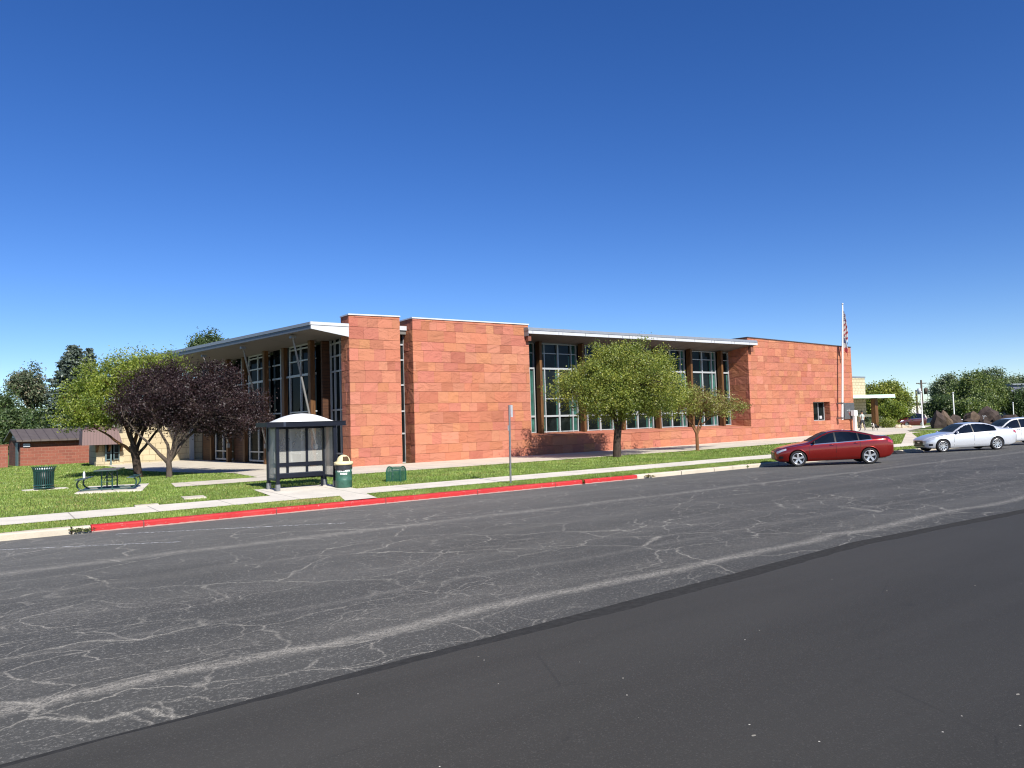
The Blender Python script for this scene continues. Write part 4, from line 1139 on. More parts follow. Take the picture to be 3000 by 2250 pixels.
    bl = [((-1.75, 0, 3.6), (1.5, 1.7, 1.3)), ((-.8, .3, 4.6), (1.7, 1.8, 1.15)), ((.6, .4, 5.0), (1.7, 1.8, 1.15)), ((1.3, .4, 4.7), (1.0, 1.3, .85)), ((-2.35, -.1, 3.1), (1.0, 1.2, .75)), ((-1.4, 0, 2.75), (1.0, 1.1, .4))]
    trunk = [(.1, 0, -.1), (.05, 0, .6), (-.05, 0, 1.2), (-.15, 0, 1.6)]
    limbs = [([(0, -.1, 1.1), (-.75, -.3, 1.62), (-1.3, -.2, 2.1), (-2.2, 0, 2.7)], .10, .02), ([(-.1, 0, 1.5), (-.6, .2, 2.8), (-1.0, .3, 4.3)], .10, .02), ([(-.1, 0, 1.5), (.5, .3, 3.0), (1.3, .4, 4.9)], .10, .02)]
    deciduous('broadleaf_tree', 'bright lime green tree behind the purple plum trees, left of the library', b, trunk, [.13, .12, .11, .11], limbs, bl, 480, 88, .45, .10, leaf3('lime'), 'bark_orange', tones=(.45, .42, .18), zmin=2.45)
    # ---- conifers and dark trees behind the shed
    def spruce(px, base_d, apex_y, width_px, label):
        p = at(px, 1300, base_d); top = at(px, apex_y, base_d); H = top.z-.2
        Rr = width_px*base_d/FPX/2
        t = thing('spruce_tree', label, 'tree', (p.x, p.y, .2))
        Ps = []
        z = .9
        while z < H:
            f = 1-(z/H); r = Rr*1.12*(f**.66)*rnd.uniform(.8, 1.15)+.12
            nb = max(8, int(22*f+9))
            for k in range(nb):
                a = rnd.uniform(0, 2*math.pi); rr = r*rnd.uniform(.7, 1.12); m = max(4, int(rr*14))
                u = nr.random(m)**.6
                x = np.cos(a)*rr*u; y = np.sin(a)*rr*u; zz = z-.22*rr*u+.10*rr*u**2.5
                for _ in range(5):
                    Ps.append(np.column_stack([x+nr.normal(0, .14, m), y+nr.normal(0, .14, m), zz-np.abs(nr.normal(0, .12, m))]))
            z += .28+.22*f
        P = np.vstack(Ps)
        # second leader
        V, F = quads_from(P, .32, .1, .45)
        n = len(F); u = nr.random(n)
        np_mesh('crown', V, F, leaf3('spruce'), np.where(u < .38, 2, np.where(u > .72, 1, 0)), t)
        mb = MB(); mb.tube([(0, 0, -.2), (0, 0, H*.5), (0, 0, H-.1)], [.28, .17, .02], 8); mb.build('trunk', 'bark_grey', t)
        return t
    spruce(217, 84, 1004, 205, 'tall blue grey spruce standing behind the brick shed')
    spruce(262, 90, 1018, 90, 'slim second spruce top just right of the tall blue spruce')
    def far_tree(px, dep, ytop, ybot, wpx, key, label, name='broadleaf_tree', ncl=170, per=50, rc=1.0, ls=.30, lump=6, seed=0, group=None, z0=.2, bark='bark_grey', tr=.25):
        rr = random.Random(seed+17)
        p = at(px, 1240, dep); zt = at(px, ytop, dep).z; zb = max(.4, at(px, ybot, dep).z); w = wpx*dep/FPX/2
        h = (zt-zb)
        bl = [((0, 0, zb+h*.45-z0), (w*.72, w*.72, h*.42))]
        for k in range(lump):
            a = 2*math.pi*k/lump+rr.uniform(-.5, .5)
            s = rr.uniform(.34, .52)
            bl.append(((math.cos(a)*w*(1-s)*rr.uniform(.7, 1.1), math.sin(a)*w*(1-s), zb+h*rr.uniform(.30, .68)-z0), (w*s, w*s, h*rr.uniform(.2, .3))))
        bl.append(((rr.uniform(-.3, .3)*w, 0, zt-h*.24-z0), (w*.42, w*.42, h*.25)))
        t = thing(name, label, 'tree', (p.x, p.y, z0), 0, group)
        o, C = crown('crown', bl, int(ncl*1.35), int(per*1.3), rc, ls, leaf3(key), t, tones=(.5, .3, .25))
        fk = (0, 0, max(.6, zb*.8))
        branchwork('trunk', [(0, 0, -.3), (0, 0, fk[2]*.6), fk], [tr, tr*.8, tr*.7], auto_limbs(fk, bl[1:], 6, tr*.5), C, bark, t, ntw=40)
        return t
    far_tree(88, 92, 1072, 1200, 112, 'pine', 'bushy grey green pine with bare lower trunk left of the blue spruce', 'pine_tree', 150, 46, .75, .30, 6, 1, tr=.2)
    far_tree(-12, 88, 1128, 1290, 120, 'deep', 'dark green tree cut off by the left edge of the photo', ncl=150, per=46, seed=2)
    far_tree(55, 84, 1188, 1330, 130, 'deep', 'dark low tree behind the brick wall end at far left', ncl=170, per=46, seed=3)
    far_tree(135, 82, 1196, 1310, 110, 'deep', 'dark leafy tree directly behind the brick shed roof', ncl=150, per=46, seed=4)
    far_tree(625, 92, 972, 1180, 165, 'deep', 'dark green tree top showing above the sloping library roof', ncl=420, per=60, seed=5, rc=.8, ls=.28)
    far_tree(700, 100, 1000, 1180, 130, 'deep', 'small tree top peeking over the roof edge beside the bigger one', ncl=120, per=46, seed=6)
    # ---- right-hand trees
    far_tree(2598, 92, 1118, 1235, 150, 'leaf', 'rounded mid green tree behind the mint canopy', ncl=330, per=54, seed=7, rc=.8, ls=.26)
    far_tree(2617, 86, 1172, 1248, 90, 'lime', 'yellow green bushy tree in front of the rounded tree by the canopy', ncl=170, per=50, seed=8, rc=.55, ls=.22)
    far_tree(2768, 104, 1160, 1246, 100, 'deep', 'dark green tree between the utility pole and the tall olive trees', ncl=230, per=50, seed=9, rc=.8, ls=.27)
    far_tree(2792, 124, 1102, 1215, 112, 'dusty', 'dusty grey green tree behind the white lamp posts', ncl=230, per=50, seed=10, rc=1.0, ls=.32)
    far_tree(2868, 112, 1090, 1238, 190, 'olive', 'largest olive green tree behind the boulders', ncl=420, per=56, seed=11, rc=.95, ls=.30)
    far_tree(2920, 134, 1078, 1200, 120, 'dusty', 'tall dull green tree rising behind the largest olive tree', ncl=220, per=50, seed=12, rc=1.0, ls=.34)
    far_tree(2850, 98, 1170, 1246, 120, 'olive', 'lower olive tree just behind the left boulders', ncl=190, per=50, seed=13, rc=.7, ls=.26)
    far_tree(2990, 108, 1140, 1225, 90, 'deep', 'dark tree before the ribbed metal building at the right edge', ncl=170, per=50, seed=14, rc=.8, ls=.27)
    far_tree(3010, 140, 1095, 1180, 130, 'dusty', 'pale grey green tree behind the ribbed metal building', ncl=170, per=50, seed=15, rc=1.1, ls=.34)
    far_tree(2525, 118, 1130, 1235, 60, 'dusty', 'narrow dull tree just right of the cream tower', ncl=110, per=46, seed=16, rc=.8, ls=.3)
    # shrubs on the forecourt
    def shrub(px, py, dep, wpx, hm, key, label, group=None):
        p = at(px, py, dep); w = wpx*dep/FPX/2; z0 = g(p.x, p.y)
        t = thing('shrub', label, 'shrub', (p.x, p.y, z0), 0, group)
        bl = [((-.35*w, 0, hm*.4), (w*.65, w*.55, hm*.55)), ((.35*w, 0, hm*.35), (w*.62, w*.55, hm*.5))]
        o, C = crown('foliage', bl, 90, 60, .28, .12, leaf3(key), t, zmin=.05)
        branchwork('stem', [(0, 0, -.1), (0, 0, .2)], [.06, .04], auto_limbs((0, 0, .15), bl, 5, .03), C, 'bark_grey', t, ntw=20)
    shrub(2608, 1251, 76, 70, 1.05, 'leaf', 'low spreading clipped shrub right of the canopy column')
    shrub(2535, 1247, 80, 60, 1.2, 'dusty', 'greyish hedge shrub behind the walking person')
    shrub(2575, 1247, 82, 60, 1.25, 'dusty', 'greyish hedge shrub behind the dog and canopy column')
    # kerbside weed
    for (x, y, lab, n) in ((1.72, 18.70, 'straggly weed growing at the left start of the red kerb', 30), (16.48, 18.85, 'grass tuft in the gap between two red kerb stretches', 16), (25.36, 18.8, 'weed tuft in the kerb joint left of the red car', 16), (19.5, 18.66, 'dry leaf litter in the gutter just right of the red kerb end', 24)):
        t = thing('weed', lab, 'weed', (x, y, .05), 0, 'weeds along the kerb')
        bl = [((0, 0, .06), (.16 if n > 20 else .08, .07, .07))]
        if n > 20: bl.append(((.22, -.02, .04), (.16, .06, .05)))
        t.scale = (1, 1, .55)
        o, C = crown('leaves', bl, n, 16, .05, .045, ['grass_dry', 'weed_mid', 'bronze_dark'] if n == 24 else ['weed_mid', 'grass_light', 'olive_dark'] if n > 20 else ['grass_green', 'grass_light', 'leaf_mid'], t, zmin=.0)
        branchwork('stem', [(0, 0, -.05), (0, 0, .05)], [.012, .01], auto_limbs((0, 0, .03), bl, 4, .008, r1=.003), C, 'bark_grey', t, twig=.004)
trees()

# ------------------------------------------------------------------ bus shelter and street furniture
def text_mesh(body, size, align='CENTER'):
    cu = bpy.data.curves.new('lettering', 'FONT'); cu.body = body; cu.size = size; cu.align_x = align; cu.extrude = .002; cu.offset = .004
    o = bpy.data.objects.new('lettering', cu); COL.objects.link(o)
    bpy.context.view_layer.update()
    me = eval_mesh(o); bpy.data.objects.remove(o); bpy.data.curves.remove(cu)
    return me
def shelter():
    X0, X1, Y0, Y1 = 7.62, 9.52, 23.2, 24.1
    zb = g(8.5, 23.6)+.018
    sh = thing('bus_shelter', 'navy framed bus shelter with white domed roof and scuffed clear panels beside the red kerb', 'bus shelter', (8.57, 23.65, zb))
    H = 2.16; Z = lambda z: zb+z
    w = .05
    for (x, y) in ((X0, Y0), (X1, Y0), (X0, Y1), (X1, Y1)):
        mb = MB(); mb.box(x-w, x+w, y-w, y+w, Z(.16), Z(H-.13)); p = mb.build('post', 'navy_metal', sh, True)
        mb = MB(); mb.box(x-w-.012, x+w+.012, y-w-.012, y+w+.012, Z(0), Z(.2)); mb.build('foot', 'galvanised', p, True)
    # rear mullions and rails
    xm = [X0+.62, X0+1.28]
    for x in xm:
        mb = MB(); mb.box(x-.04, x+.04, Y1-.035, Y1+.035, Z(.3), Z(H-.13)); mb.build('mullion', 'navy_metal', sh, True)
    for z0, z1 in ((.30, .37), (.70, .83), (H-.22, H-.14)):
        mb = MB(); mb.box(X0+w+.001, X1-w-.001, Y1-.045, Y1+.03, Z(z0), Z(z1)); mb.build('rail', 'navy_metal', sh, True)
    for x in (X0, X1):
        mb = MB()
        mb.box(x-.03, x+.03, Y0+w+.001, Y1-w-.001, Z(.30), Z(.37)); mb.box(x-.03, x+.03, Y0+w+.001, Y1-w-.001, Z(H-.2), Z(H-.14))
        mb.build('rail', 'navy_metal_light', sh, True)
        mb = MB(); mb.box(x-.006, x+.006, Y0+w+.003, Y1-w-.003, Z(.37), Z(H-.2)); mb.build('side_panel', 'scuffed_plastic', sh, True)
    xs = [X0+w, *xm, X1-w]
    for a, b in zip(xs, xs[1:]):
        mb = MB(); mb.box(a+.03, b-.03, Y1-.006, Y1+.006, Z(.37), Z(.70)); mb.box(a+.03, b-.03, Y1-.006, Y1+.006, Z(.83), Z(H-.22)); mb.build('back_panel', 'scuffed_plastic', sh, True)
    # roof ring
    mb = MB(); ox = .36; oy = .12; t = .045
    a0, a1, b0, b1 = X0-ox, X1+ox, Y0-oy, Y1+oy
    mb.box(a0, a1, b0, b0+t, Z(H-.14), Z(H)); mb.box(a0, a1, b1-t, b1, Z(H-.14), Z(H)); mb.box(a0, a0+t, b0+t, b1-t, Z(H-.14), Z(H)); mb.box(a1-t, a1, b0+t, b1-t, Z(H-.14), Z(H))
    mb.box(a0-.015, a1+.015, b0-.015, b0-.001, Z(H-.155), Z(H-.125)); mb.box(a0-.01, a1+.01, b0-.012, b0-.001, Z(H-.012), Z(H+.006))
    mb.build('roof_frame', 'navy_metal', sh, True)
    mb = MB(); mb.box(X0+.16, X0+.24, b0-.02, b0-.016, Z(H-.14), Z(H)); mb.build('joint_plate', 'navy_metal_light', sh, True)
    mb = MB()
    mb.box(a0+t+.002, X0-.03, b0+t+.002, b1-t-.002, Z(H-.06), Z(H-.01)); mb.box(X1+.03, a1-t-.002, b0+t+.002, b1-t-.002, Z(H-.06), Z(H-.01))
    mb.build('roof_panel', 'navy_metal', sh, True)
    # domed skylight
    mb = MB(); N, K = 28, 10; vs = []
    for i in range(N+1):
        u = -1+2*i/N
        for j in range(K+1):
            v = -1+2*j/K
            z = .275*(max(0, 1-abs(u)**2.0))*(max(0, 1-abs(v)**3.5)*.75+.25) 
            vs.append((X0-.02+(X1-X0+.04)*(u+1)/2, Y0-.06+(Y1-Y0+.12)*(v+1)/2, Z(H)+z))
    fs = [(i*(K+1)+j, (i+1)*(K+1)+j, (i+1)*(K+1)+j+1, i*(K+1)+j+1) for i in range(N) for j in range(K)]
    mb.add(vs, fs, 0, None, True)
    lo = [i*(K+1) for i in range(N+1)]; hi = [i*(K+1)+K for i in range(N+1)]
    for L in (lo, hi):
        e = [vs[k] for k in L]; mb.add(e+[(p[0], p[1], Z(H)-.02) for p in e], [(i, i+1, i+N+2, i+N+1) for i in range(N)])
    mb.build('dome', 'dome_white', sh, True)
    # bench
    be = thing('shelter_bench', 'narrow dark metal bench fixed inside the bus shelter', 'bench', (8.5, 23.75, zb))
    mb = MB()
    for k in range(3): mb.box(X0+.05, X1-.2, Y1-.42+.12*k, Y1-.32+.12*k, Z(.47), Z(.50))
    mb.build('seat', 'navy_metal_light', be, True)
    mb = MB(); mb.box(X0+.05, X1-.2, Y1-.44, Y1-.425, Z(.36), Z(.49)); mb.build('front_rail', 'navy_metal', be, True)
    for x in (X0+.55, X0+1.12, X1-.3):
        mb = MB(); mb.box(x-.03, x+.03, Y1-.42, Y1-.1, Z(.43), Z(.468)); mb.build('bracket', 'navy_metal', be, True)
    mb = MB(); mb.box(X1-.24, X1-.18, Y1-.3, Y1-.24, Z(0), Z(.43)); mb.build('leg', 'navy_metal', be, True)
    # ---------------- drum litter bin
    bx, by = 9.62, 22.72; bz = g(bx, by)+.018
    bn = thing('litter_drum', 'green oil drum litter bin with cream domed lid beside the bus shelter', 'litter bin', (bx, by, bz), R(-58))
    r = .265
    mb = MB()
    prof = [(0, .0), (r-.01, .0), (r, .012)]
    for z in (.24, .49):
        prof += [(r, z-.02), (r+.012, z), (r, z+.02)]
    prof += [(r, .70), (r-.01, .71), (0, .71)]
    mb.lathe(prof, 40); mb.build('drum', 'drum_green', bn)
    mb = MB(); pr = []
    n = 40; vs = []
    for i, z in enumerate((.76, .70, .64, .60, .575)):
        for k in range(n):
            a = 2*math.pi*k/n
            rr = r+.012+.006*math.sin(a*9+i)+(.0 if i < 4 else -.006); dz = (.03*math.sin(a*2+1)+.012*math.sin(a*7)) if i >= 3 else 0
            vs.append((rr*math.cos(a), rr*math.sin(a), z+dz))
    mb.add(vs, [(i*n+k, (i+1)*n+k, (i+1)*n+(k+1) % n, i*n+(k+1) % n) for i in range(4) for k in range(n)], 0, None, True)
    mb.build('bin_bag', 'bag_black', bn)
    mb = MB(); R2 = .295; prof = [(R2-.02, .735), (R2+.01, .735), (R2+.01, .83), (R2-.06, .845)]
    a = .215
    for i in range(9):
        th = math.pi/2*i/8; prof.append((a*math.cos(th)+.001, .845+.215*math.sin(th)))
    mb.lathe(prof, 40); lid = mb.build('lid', 'cream_plastic', bn)
    mb = MB(); vs = []; N2 = 10
    for i in range(N2+1):
        for j in range(N2+1):
            az = R(-62)+R(62)*i/N2; el = R(3)+R(44)*j/N2; rr = a+.004
            vs.append((rr*math.cos(el)*math.cos(az), rr*math.cos(el)*math.sin(az), .845+rr*math.sin(el)))
    mb.add(vs, [(i*(N2+1)+j, (i+1)*(N2+1)+j, (i+1)*(N2+1)+j+1, i*(N2+1)+j+1) for i in range(N2) for j in range(N2)], 0, None, True)
    mb.build('opening', 'hole_dark', lid)
    for ang, lines in ((R(-55), ('CEDAR CITY', 'PARKS')), (R(62), ('CEDAR CITY', 'PARKS'))):
        for li, s in enumerate(lines):
            me = text_mesh(s, .078)
            for v in me.vertices:
                th = ang+v.co.x/(r+.004); zz = .515-.085*li+v.co.y*1.0; rr = r+.004+max(0, v.co.z)
                v.co = (rr*math.cos(th), rr*math.sin(th), zz)
            me.materials.clear(); me.materials.append(M['white_paint']); me.name = 'lettering'
            o = bpy.data.objects.new('lettering', me); COL.objects.link(o); o.parent = bn
    # ---------------- slatted receptacle on the lawn
    bz = g(1.83, 31)+.035
    bn = thing('litter_bin', 'dark green slatted metal litter bin on the lawn at far left', 'litter bin', (1.86, 31.0, bz))
    for k in range(30):
        a = 2*math.pi*k/30; c, s = math.cos(a), math.sin(a)
        mb = MB(); pts = [(.30, .03), (.31, .3), (.325, .62), (.355, .74), (.395, .80)]
        hw = .018; vs = []
        for rr, z in pts:
            for q in (-hw, hw):
                vs.append((rr*c-q*s, rr*s+q*c, z))
        m = len(pts); fs = [(2*i, 2*i+1, 2*i+3, 2*i+2) for i in range(m-1)]
        vs2 = [((math.hypot(v[0], v[1])-.008)/math.hypot(v[0], v[1])*v[0], (math.hypot(v[0], v[1])-.008)/math.hypot(v[0], v[1])*v[1], v[2]) for v in vs]
        mb.add(vs+vs2, fs+[tuple(i+2*m for i in f[::-1]) for f in fs]+[(2*i, 2*i+2, 2*m+2*i+2, 2*m+2*i) for i in range(m-1)]+[(2*i+1, 2*m+2*i+1, 2*m+2*i+3, 2*i+3) for i in range(m-1)])
        mb.build('slat', 'dark_green_metal', bn)
    for z, rr in ((.03, .31), (.12, .312), (.66, .332)):
        mb = MB(); mb.lathe([(rr-.012, z), (rr+.006, z), (rr+.006, z+.05), (rr-.012, z+.05), (rr-.012, z)], 32); mb.build('band', 'dark_green_metal', bn)
    mb = MB(); mb.lathe([(0, .05), (.255, .05), (.265, .7), (.25, .7), (.24, .1), (0, .1)], 24); mb.build('liner', 'trim_black', bn)
    mb = MB(); mb.lathe([(.262, .60), (.27, .70), (.285, .745), (.24, .73)], 24); mb.build('bin_bag', 'bag_clear' if 'bag_clear' in M else 'sign_back', bn)
    # ---------------- picnic table
    pt = thing('picnic_table', 'dark green picnic table with curved tube frames on a concrete pad', 'picnic table', (3.62, 28.6, g(3.8, 29)+.03), R(-16)); pt.scale = (.93,)*3
    def perf_slab(name, x0, x1, y0, y1, z0, z1):
        mb = MB(); mb.box(x0, x1, y0, y1, z0, z1); return bevel(mb.build(name, 'dark_green_metal', pt), .018)
    perf_slab('table_top', -.37, .37, -.95, .95, .70, .745)
    perf_slab('seat', -.95, -.68, -.95, .95, .42, .455); perf_slab('seat', .68, .95, -.95, .95, .42, .455)
    for y in (-.55, .55):
        mb = MB(); L = []
        for k in range(9):
            a = math.pi*.5+math.pi*.95*k/8
            L.append((-.74+.215*math.cos(a), y, .245+.205*math.sin(a)))
        Rr = [(-p[0], p[1], p[2]) for p in L[::-1]]
        mb.tube([(-.70, y, .425)]+L+Rr+[(.70, y, .425)], .028, 9); mb.build('frame', 'dark_green_metal', pt)
        for x in (-.17, .17):
            mb = MB(); mb.tube([(x, y, .05), (x, y, .70)], .026, 9); mb.build('leg', 'dark_green_metal', pt)
        mb = MB(); mb.tube([(-.17, y, .30), (.17, y, .30)], .016, 7); mb.tube([(-.17, y, .45), (.17, y, .45)], .016, 7); mb.build('brace', 'dark_green_metal', pt)
    mb = MB(); mb.tube([(-.1, -.55, .35), (-.1, .55, .62)], .014, 7); mb.tube([(.1, -.55, .62), (.1, .55, .35)], .014, 7); mb.build('brace', 'dark_green_metal', pt)
    bl = thing('water_bottle', 'small clear plastic bottle standing on the left seat of the picnic table', 'bottle', tuple(Matrix.Rotation(R(-16), 3, 'Z') @ Vector((-.78*.93, -.25*.93, .456*.93)) + Vector(pt.location)))
    mb = MB(); mb.lathe([(0, 0), (.035, 0), (.037, .02), (.037, .15), (.03, .18), (.014, .205), (.014, .22)], 14); mb.build('body', 'bottle_clear', bl)
    mb = MB(); mb.lathe([(.0135, .221), (.016, .221), (.016, .24), (0, .241)], 12); mb.build('cap', 'white_paint', bl)
    # ---------------- valve cage
    cg = thing('valve_cage', 'small green mesh cage with arched ends over pipework on the lawn', 'cage', (11.92, 23.52, g(11.9, 23.5)-.02), R(-2))
    def arch(n=14, hw=.185, hs=.36):
        P = [(hw, 0)]
        for k in range(n+1):
            a = math.pi*k/n; P.append((hw*math.cos(a), hs+hw*math.sin(a)))
        P.append((-hw, 0)); return P
    A = arch(); LX = .24
    e = Vector((.55, -.83, 0)).normalized(); ac = Vector((-e.y, e.x, 0))
    ac = Vector((.86, .5, 0)); e = Vector((.80, -.6, 0))
    def cp(al, u, z): return (e.x*al+ac.x*u, e.y*al+ac.y*u, z)
    for al in (-LX, LX):
        mb = MB(); mb.tube([cp(al, u, z) for u, z in A], .018, 7); mb.build('hoop', 'green_enamel', cg)
        mb = MB(); mb.add([cp(al, u, z) for u, z in A], [tuple(range(len(A)))]); mb.build('mesh_end', 'wire_mesh', cg)
    mb = MB(); vs = [cp(al, u, z) for al in (-LX, LX) for u, z in A]; n = len(A)
    mb.add(vs, [(i, i+1, n+i+1, n+i) for i in range(n-1)], 0, None, True); mb.build('mesh_cover', 'wire_mesh', cg)
    for u in (-.07, .0):
        al = -.14 if u < 0 else .14
        mb = MB(); mb.tube([cp(al, .02, -.05), cp(al, .02, .2)], .02, 8); mb.lathe([(.0, .2), (.032, .2), (.032, .27), (0, .27)], 10, 0, *cp(al, .02, 0)[:2]); mb.tube([cp(al, .02, .27), cp(al, .02, .42)], .02, 8)
        mb.build('riser_pipe', 'galvanised', cg)
    mb = MB(); mb.tube([cp(-.14, .02, .40), cp(.14, .02, .40)], .022, 8); mb.build('cross_pipe', 'galvanised', cg)
    # ---------------- bus stop sign on its post
    b = Vector((14.1, 19.65, g(14.1, 19.65)-.02)); tp = at(1492, 1187, 24.2)
    sg = thing('street_sign', 'grey steel post with blank sign backs between the sidewalk and the red kerb', 'sign', tuple(b))
    mb = MB(); mb.tube([b-Vector((0, 0, .2)), tp], .033, 12); mb.build('post', 'galvanised', sg, True)
    def plate(f, off, w, h, nm):
        c = b.lerp(tp, f); x = Vector((.80, -.60, 0)); x = Vector((.25, .968, 0)) if False else x
        n = Vector((x.y, -x.x, 0)); c = c+x*off-n*(-.042)
        mb = MB(); P = []
        for d in (0, .006):
            for (u, v) in ((-w/2, -h/2), (w/2, -h/2), (w/2, h/2), (-w/2, h/2)): P.append(c+x*u+Vector((0, 0, v))-n*d)
        mb.hull8(P); return bevel(mb.build(nm, 'sign_back', sg, True), .004)
    def plate2(f, c0, w, h, ang, nm):
        c = b.lerp(tp, f)+Vector(c0); x = Vector((math.cos(ang), math.sin(ang), 0)); n = Vector((-x.y, x.x, 0))
        mb = MB(); P = [c+x*u+Vector((0, 0, v))+n*d for d in (0, .006) for (u, v) in ((-w/2, -h/2), (w/2, -h/2), (w/2, h/2), (-w/2, h/2))]
        mb.hull8(P); return mb.build(nm, 'sign_back', sg, True)
    plate2(.925, (.13, .045, 0), .21, .40, R(36), 'sign_panel')
    plate2(.71, (.0, .045, 0), .17, .17, R(36), 'small_panel')
shelter()

# ------------------------------------------------------------------ flagpole and flags
def flags():
    b, t = Vector((56.62, 32.55, 1.57)), Vector((57.42, 32.45, 11.0))
    fp = thing('flagpole', 'tall white flagpole bracketed to the right end of the red stone wall', 'flagpole', tuple(b))
    mb = MB(); mb.tube([b, b.lerp(t, .5), t], [.085, .07, .045], 12); mb.build('pole', 'white_paint', fp, True)
    mb = MB(); mb.lathe([(0, t.z), (.06, t.z+.02), (.085, t.z+.08), (.06, t.z+.15), (0, t.z+.17)], 14, 0, t.x, t.y); mb.build('finial', 'white_panel', fp, True)
    for z in (1.72, 2.92):
        q = b+(t-b)*((z-b.z)/(t.z-b.z))
        mb = MB(); mb.box(q.x-.12, q.x+.12, q.y-.1, 32.96, z-.06, z+.06); mb.build('bracket', 'galvanised', fp, True)
    mb = MB(); mb.tube([b.lerp(t, .02)+Vector((.1, -.04, 0)), b.lerp(t, .98)+Vector((.06, -.03, 0))], .008, 5); mb.build('rope', 'grey_letter', fp, True)
    def cloth(name, label, f0, f1, w, colour):
        top, bot = b.lerp(t, f1), b.lerp(t, f0)
        r_, c_ = 26, 14; vs = []; mi = []
        for i in range(r_+1):
            f = i/r_
            p = top.lerp(bot, f)
            ww = w*(.35+.65*min(1, f*1.6))
            for j in range(c_+1):
                u = j/c_
                fold = .10*math.sin(u*11+f*2.2)*min(1, .3+f)
                vs.append((p.x+.07+ww*u*.80+fold*.4, p.y-.03-ww*u*.35+fold, p.z-u*.35-(.5*u*u)*f))
        fs = []
        for i in range(r_):
            for j in range(c_):
                fs.append((i*(c_+1)+j, i*(c_+1)+j+1, (i+1)*(c_+1)+j+1, (i+1)*(c_+1)+j)); mi.append(colour(i/r_, j/c_))
        mb = MB(); mb.add(vs, fs, 0, None, True); mb.mi = mi
        o = mb.build(name, ['flag_red', 'flag_white', 'flag_blue']); tag(o, label, 'flag')
    def us(f, u):
        if f < .36 and u < .75:
            return 2 if (int(f*50)+int(u*9)) % 4 else 1
        return int((f*1.15+u*.55)*9) % 2
    cloth('flag', 'limp red and white striped flag with blue corner at the top of the flagpole', .735, .955, .42, us)
    cloth('flag', 'smaller limp white flag with dark blue and red hem below the striped flag', .63, .755, .40, lambda f, u: 0 if f > .62 and u > .45 else (2 if .25 < f < .62 and u < .6 else 1))
flags()

# ------------------------------------------------------------------ cars
def lerp_tab(tab, x):
    if x <= tab[0][0]: return tab[0][1]
    for (a, va), (b, vb) in zip(tab, tab[1:]):
        if x <= b:
            f = (x-a)/(b-a); f = f*f*(3-2*f)*.35+f*.65
            return va+(vb-va)*f
    return tab[-1][1]
SEDAN = dict(L=4.74, zb=[(0, .30), (.03, .22), (.1, .19), (.9, .21), (.96, .27), (1, .40)],
    hw=[(0, .56), (.015, .68), (.04, .78), (.08, .86), (.14, .905), (.22, .925), (.75, .925), (.86, .91), (.93, .865), (.975, .77), (1, .66)],
    zs=[(0, .62), (.02, .68), (.06, .755), (.12, .82), (.2, .875), (.3, .92), (.5, .955), (.7, .995), (.85, 1.035), (.94, 1.04), (1, .93)],
    zt=[(0, .66), (.02, .73), (.06, .81), (.12, .885), (.2, .95), (.27, .995), (.31, 1.06), (.36, 1.20), (.42, 1.345), (.47, 1.43), (.52, 1.468), (.57, 1.478), (.63, 1.455), (.70, 1.40), (.78, 1.30), (.85, 1.205), (.90, 1.16), (.955, 1.145), (.98, 1.09), (1, .97)],
    wt=[(0, .42), (.02, .52), (.06, .62), (.12, .69), (.2, .73), (.27, .75), (.31, .735), (.36, .685), (.42, .63), (.47, .60), (.55, .585), (.63, .58), (.70, .585), (.78, .61), (.85, .655), (.90, .69), (.955, .68), (1, .52)],
    wins=[(.305, .505), (.52, .70), (.712, .805)], ws=(.30, .455), rw=(.665, .85), doors=[(.285, .512), (.512, .715)], ax=(.187, .788), wr=.334, arch=.385, belt=.012)
SEDAN2 = dict(SEDAN, L=4.80,
    zt=[(0, .66), (.02, .74), (.06, .83), (.12, .90), (.2, .96), (.27, 1.0), (.30, 1.05), (.35, 1.20), (.40, 1.34), (.45, 1.435), (.50, 1.475), (.56, 1.485), (.64, 1.465), (.70, 1.41), (.76, 1.31), (.82, 1.20), (.87, 1.13), (.91, 1.115), (.965, 1.105), (.985, 1.04), (1, .95)],
    wins=[(.30, .50), (.512, .75)], ws=(.295, .44), rw=(.70, .86), doors=[(.285, .505), (.505, .72)], ax=(.166, .753))
SUV = dict(L=4.8, zb=[(0, .36), (.03, .28), (.1, .25), (.9, .27), (.96, .33), (1, .45)],
    hw=[(0, .60), (.015, .72), (.04, .82), (.08, .89), (.14, .925), (.22, .94), (.8, .94), (.93, .91), (.98, .86), (1, .80)],
    zs=[(0, .78), (.02, .86), (.06, .94), (.12, 1.0), (.2, 1.04), (.3, 1.06), (.7, 1.11), (.9, 1.15), (1, 1.10)],
    zt=[(0, .82), (.02, .92), (.06, 1.02), (.12, 1.08), (.2, 1.13), (.245, 1.17), (.28, 1.28), (.33, 1.46), (.38, 1.60), (.43, 1.675), (.5, 1.71), (.6, 1.72), (.75, 1.70), (.87, 1.65), (.93, 1.58), (.965, 1.40), (.985, 1.2), (1, 1.1)],
    wt=[(0, .46), (.02, .58), (.06, .68), (.12, .74), (.2, .77), (.245, .78), (.28, .76), (.33, .71), (.38, .67), (.43, .65), (.6, .64), (.8, .63), (.93, .63), (1, .66)],
    wins=[(.275, .475), (.487, .69), (.70, .90)], ws=(.265, .41), rw=(.935, .985), doors=[(.265, .482), (.482, .70)], ax=(.19, .78), wr=.36, arch=.41, belt=.012)
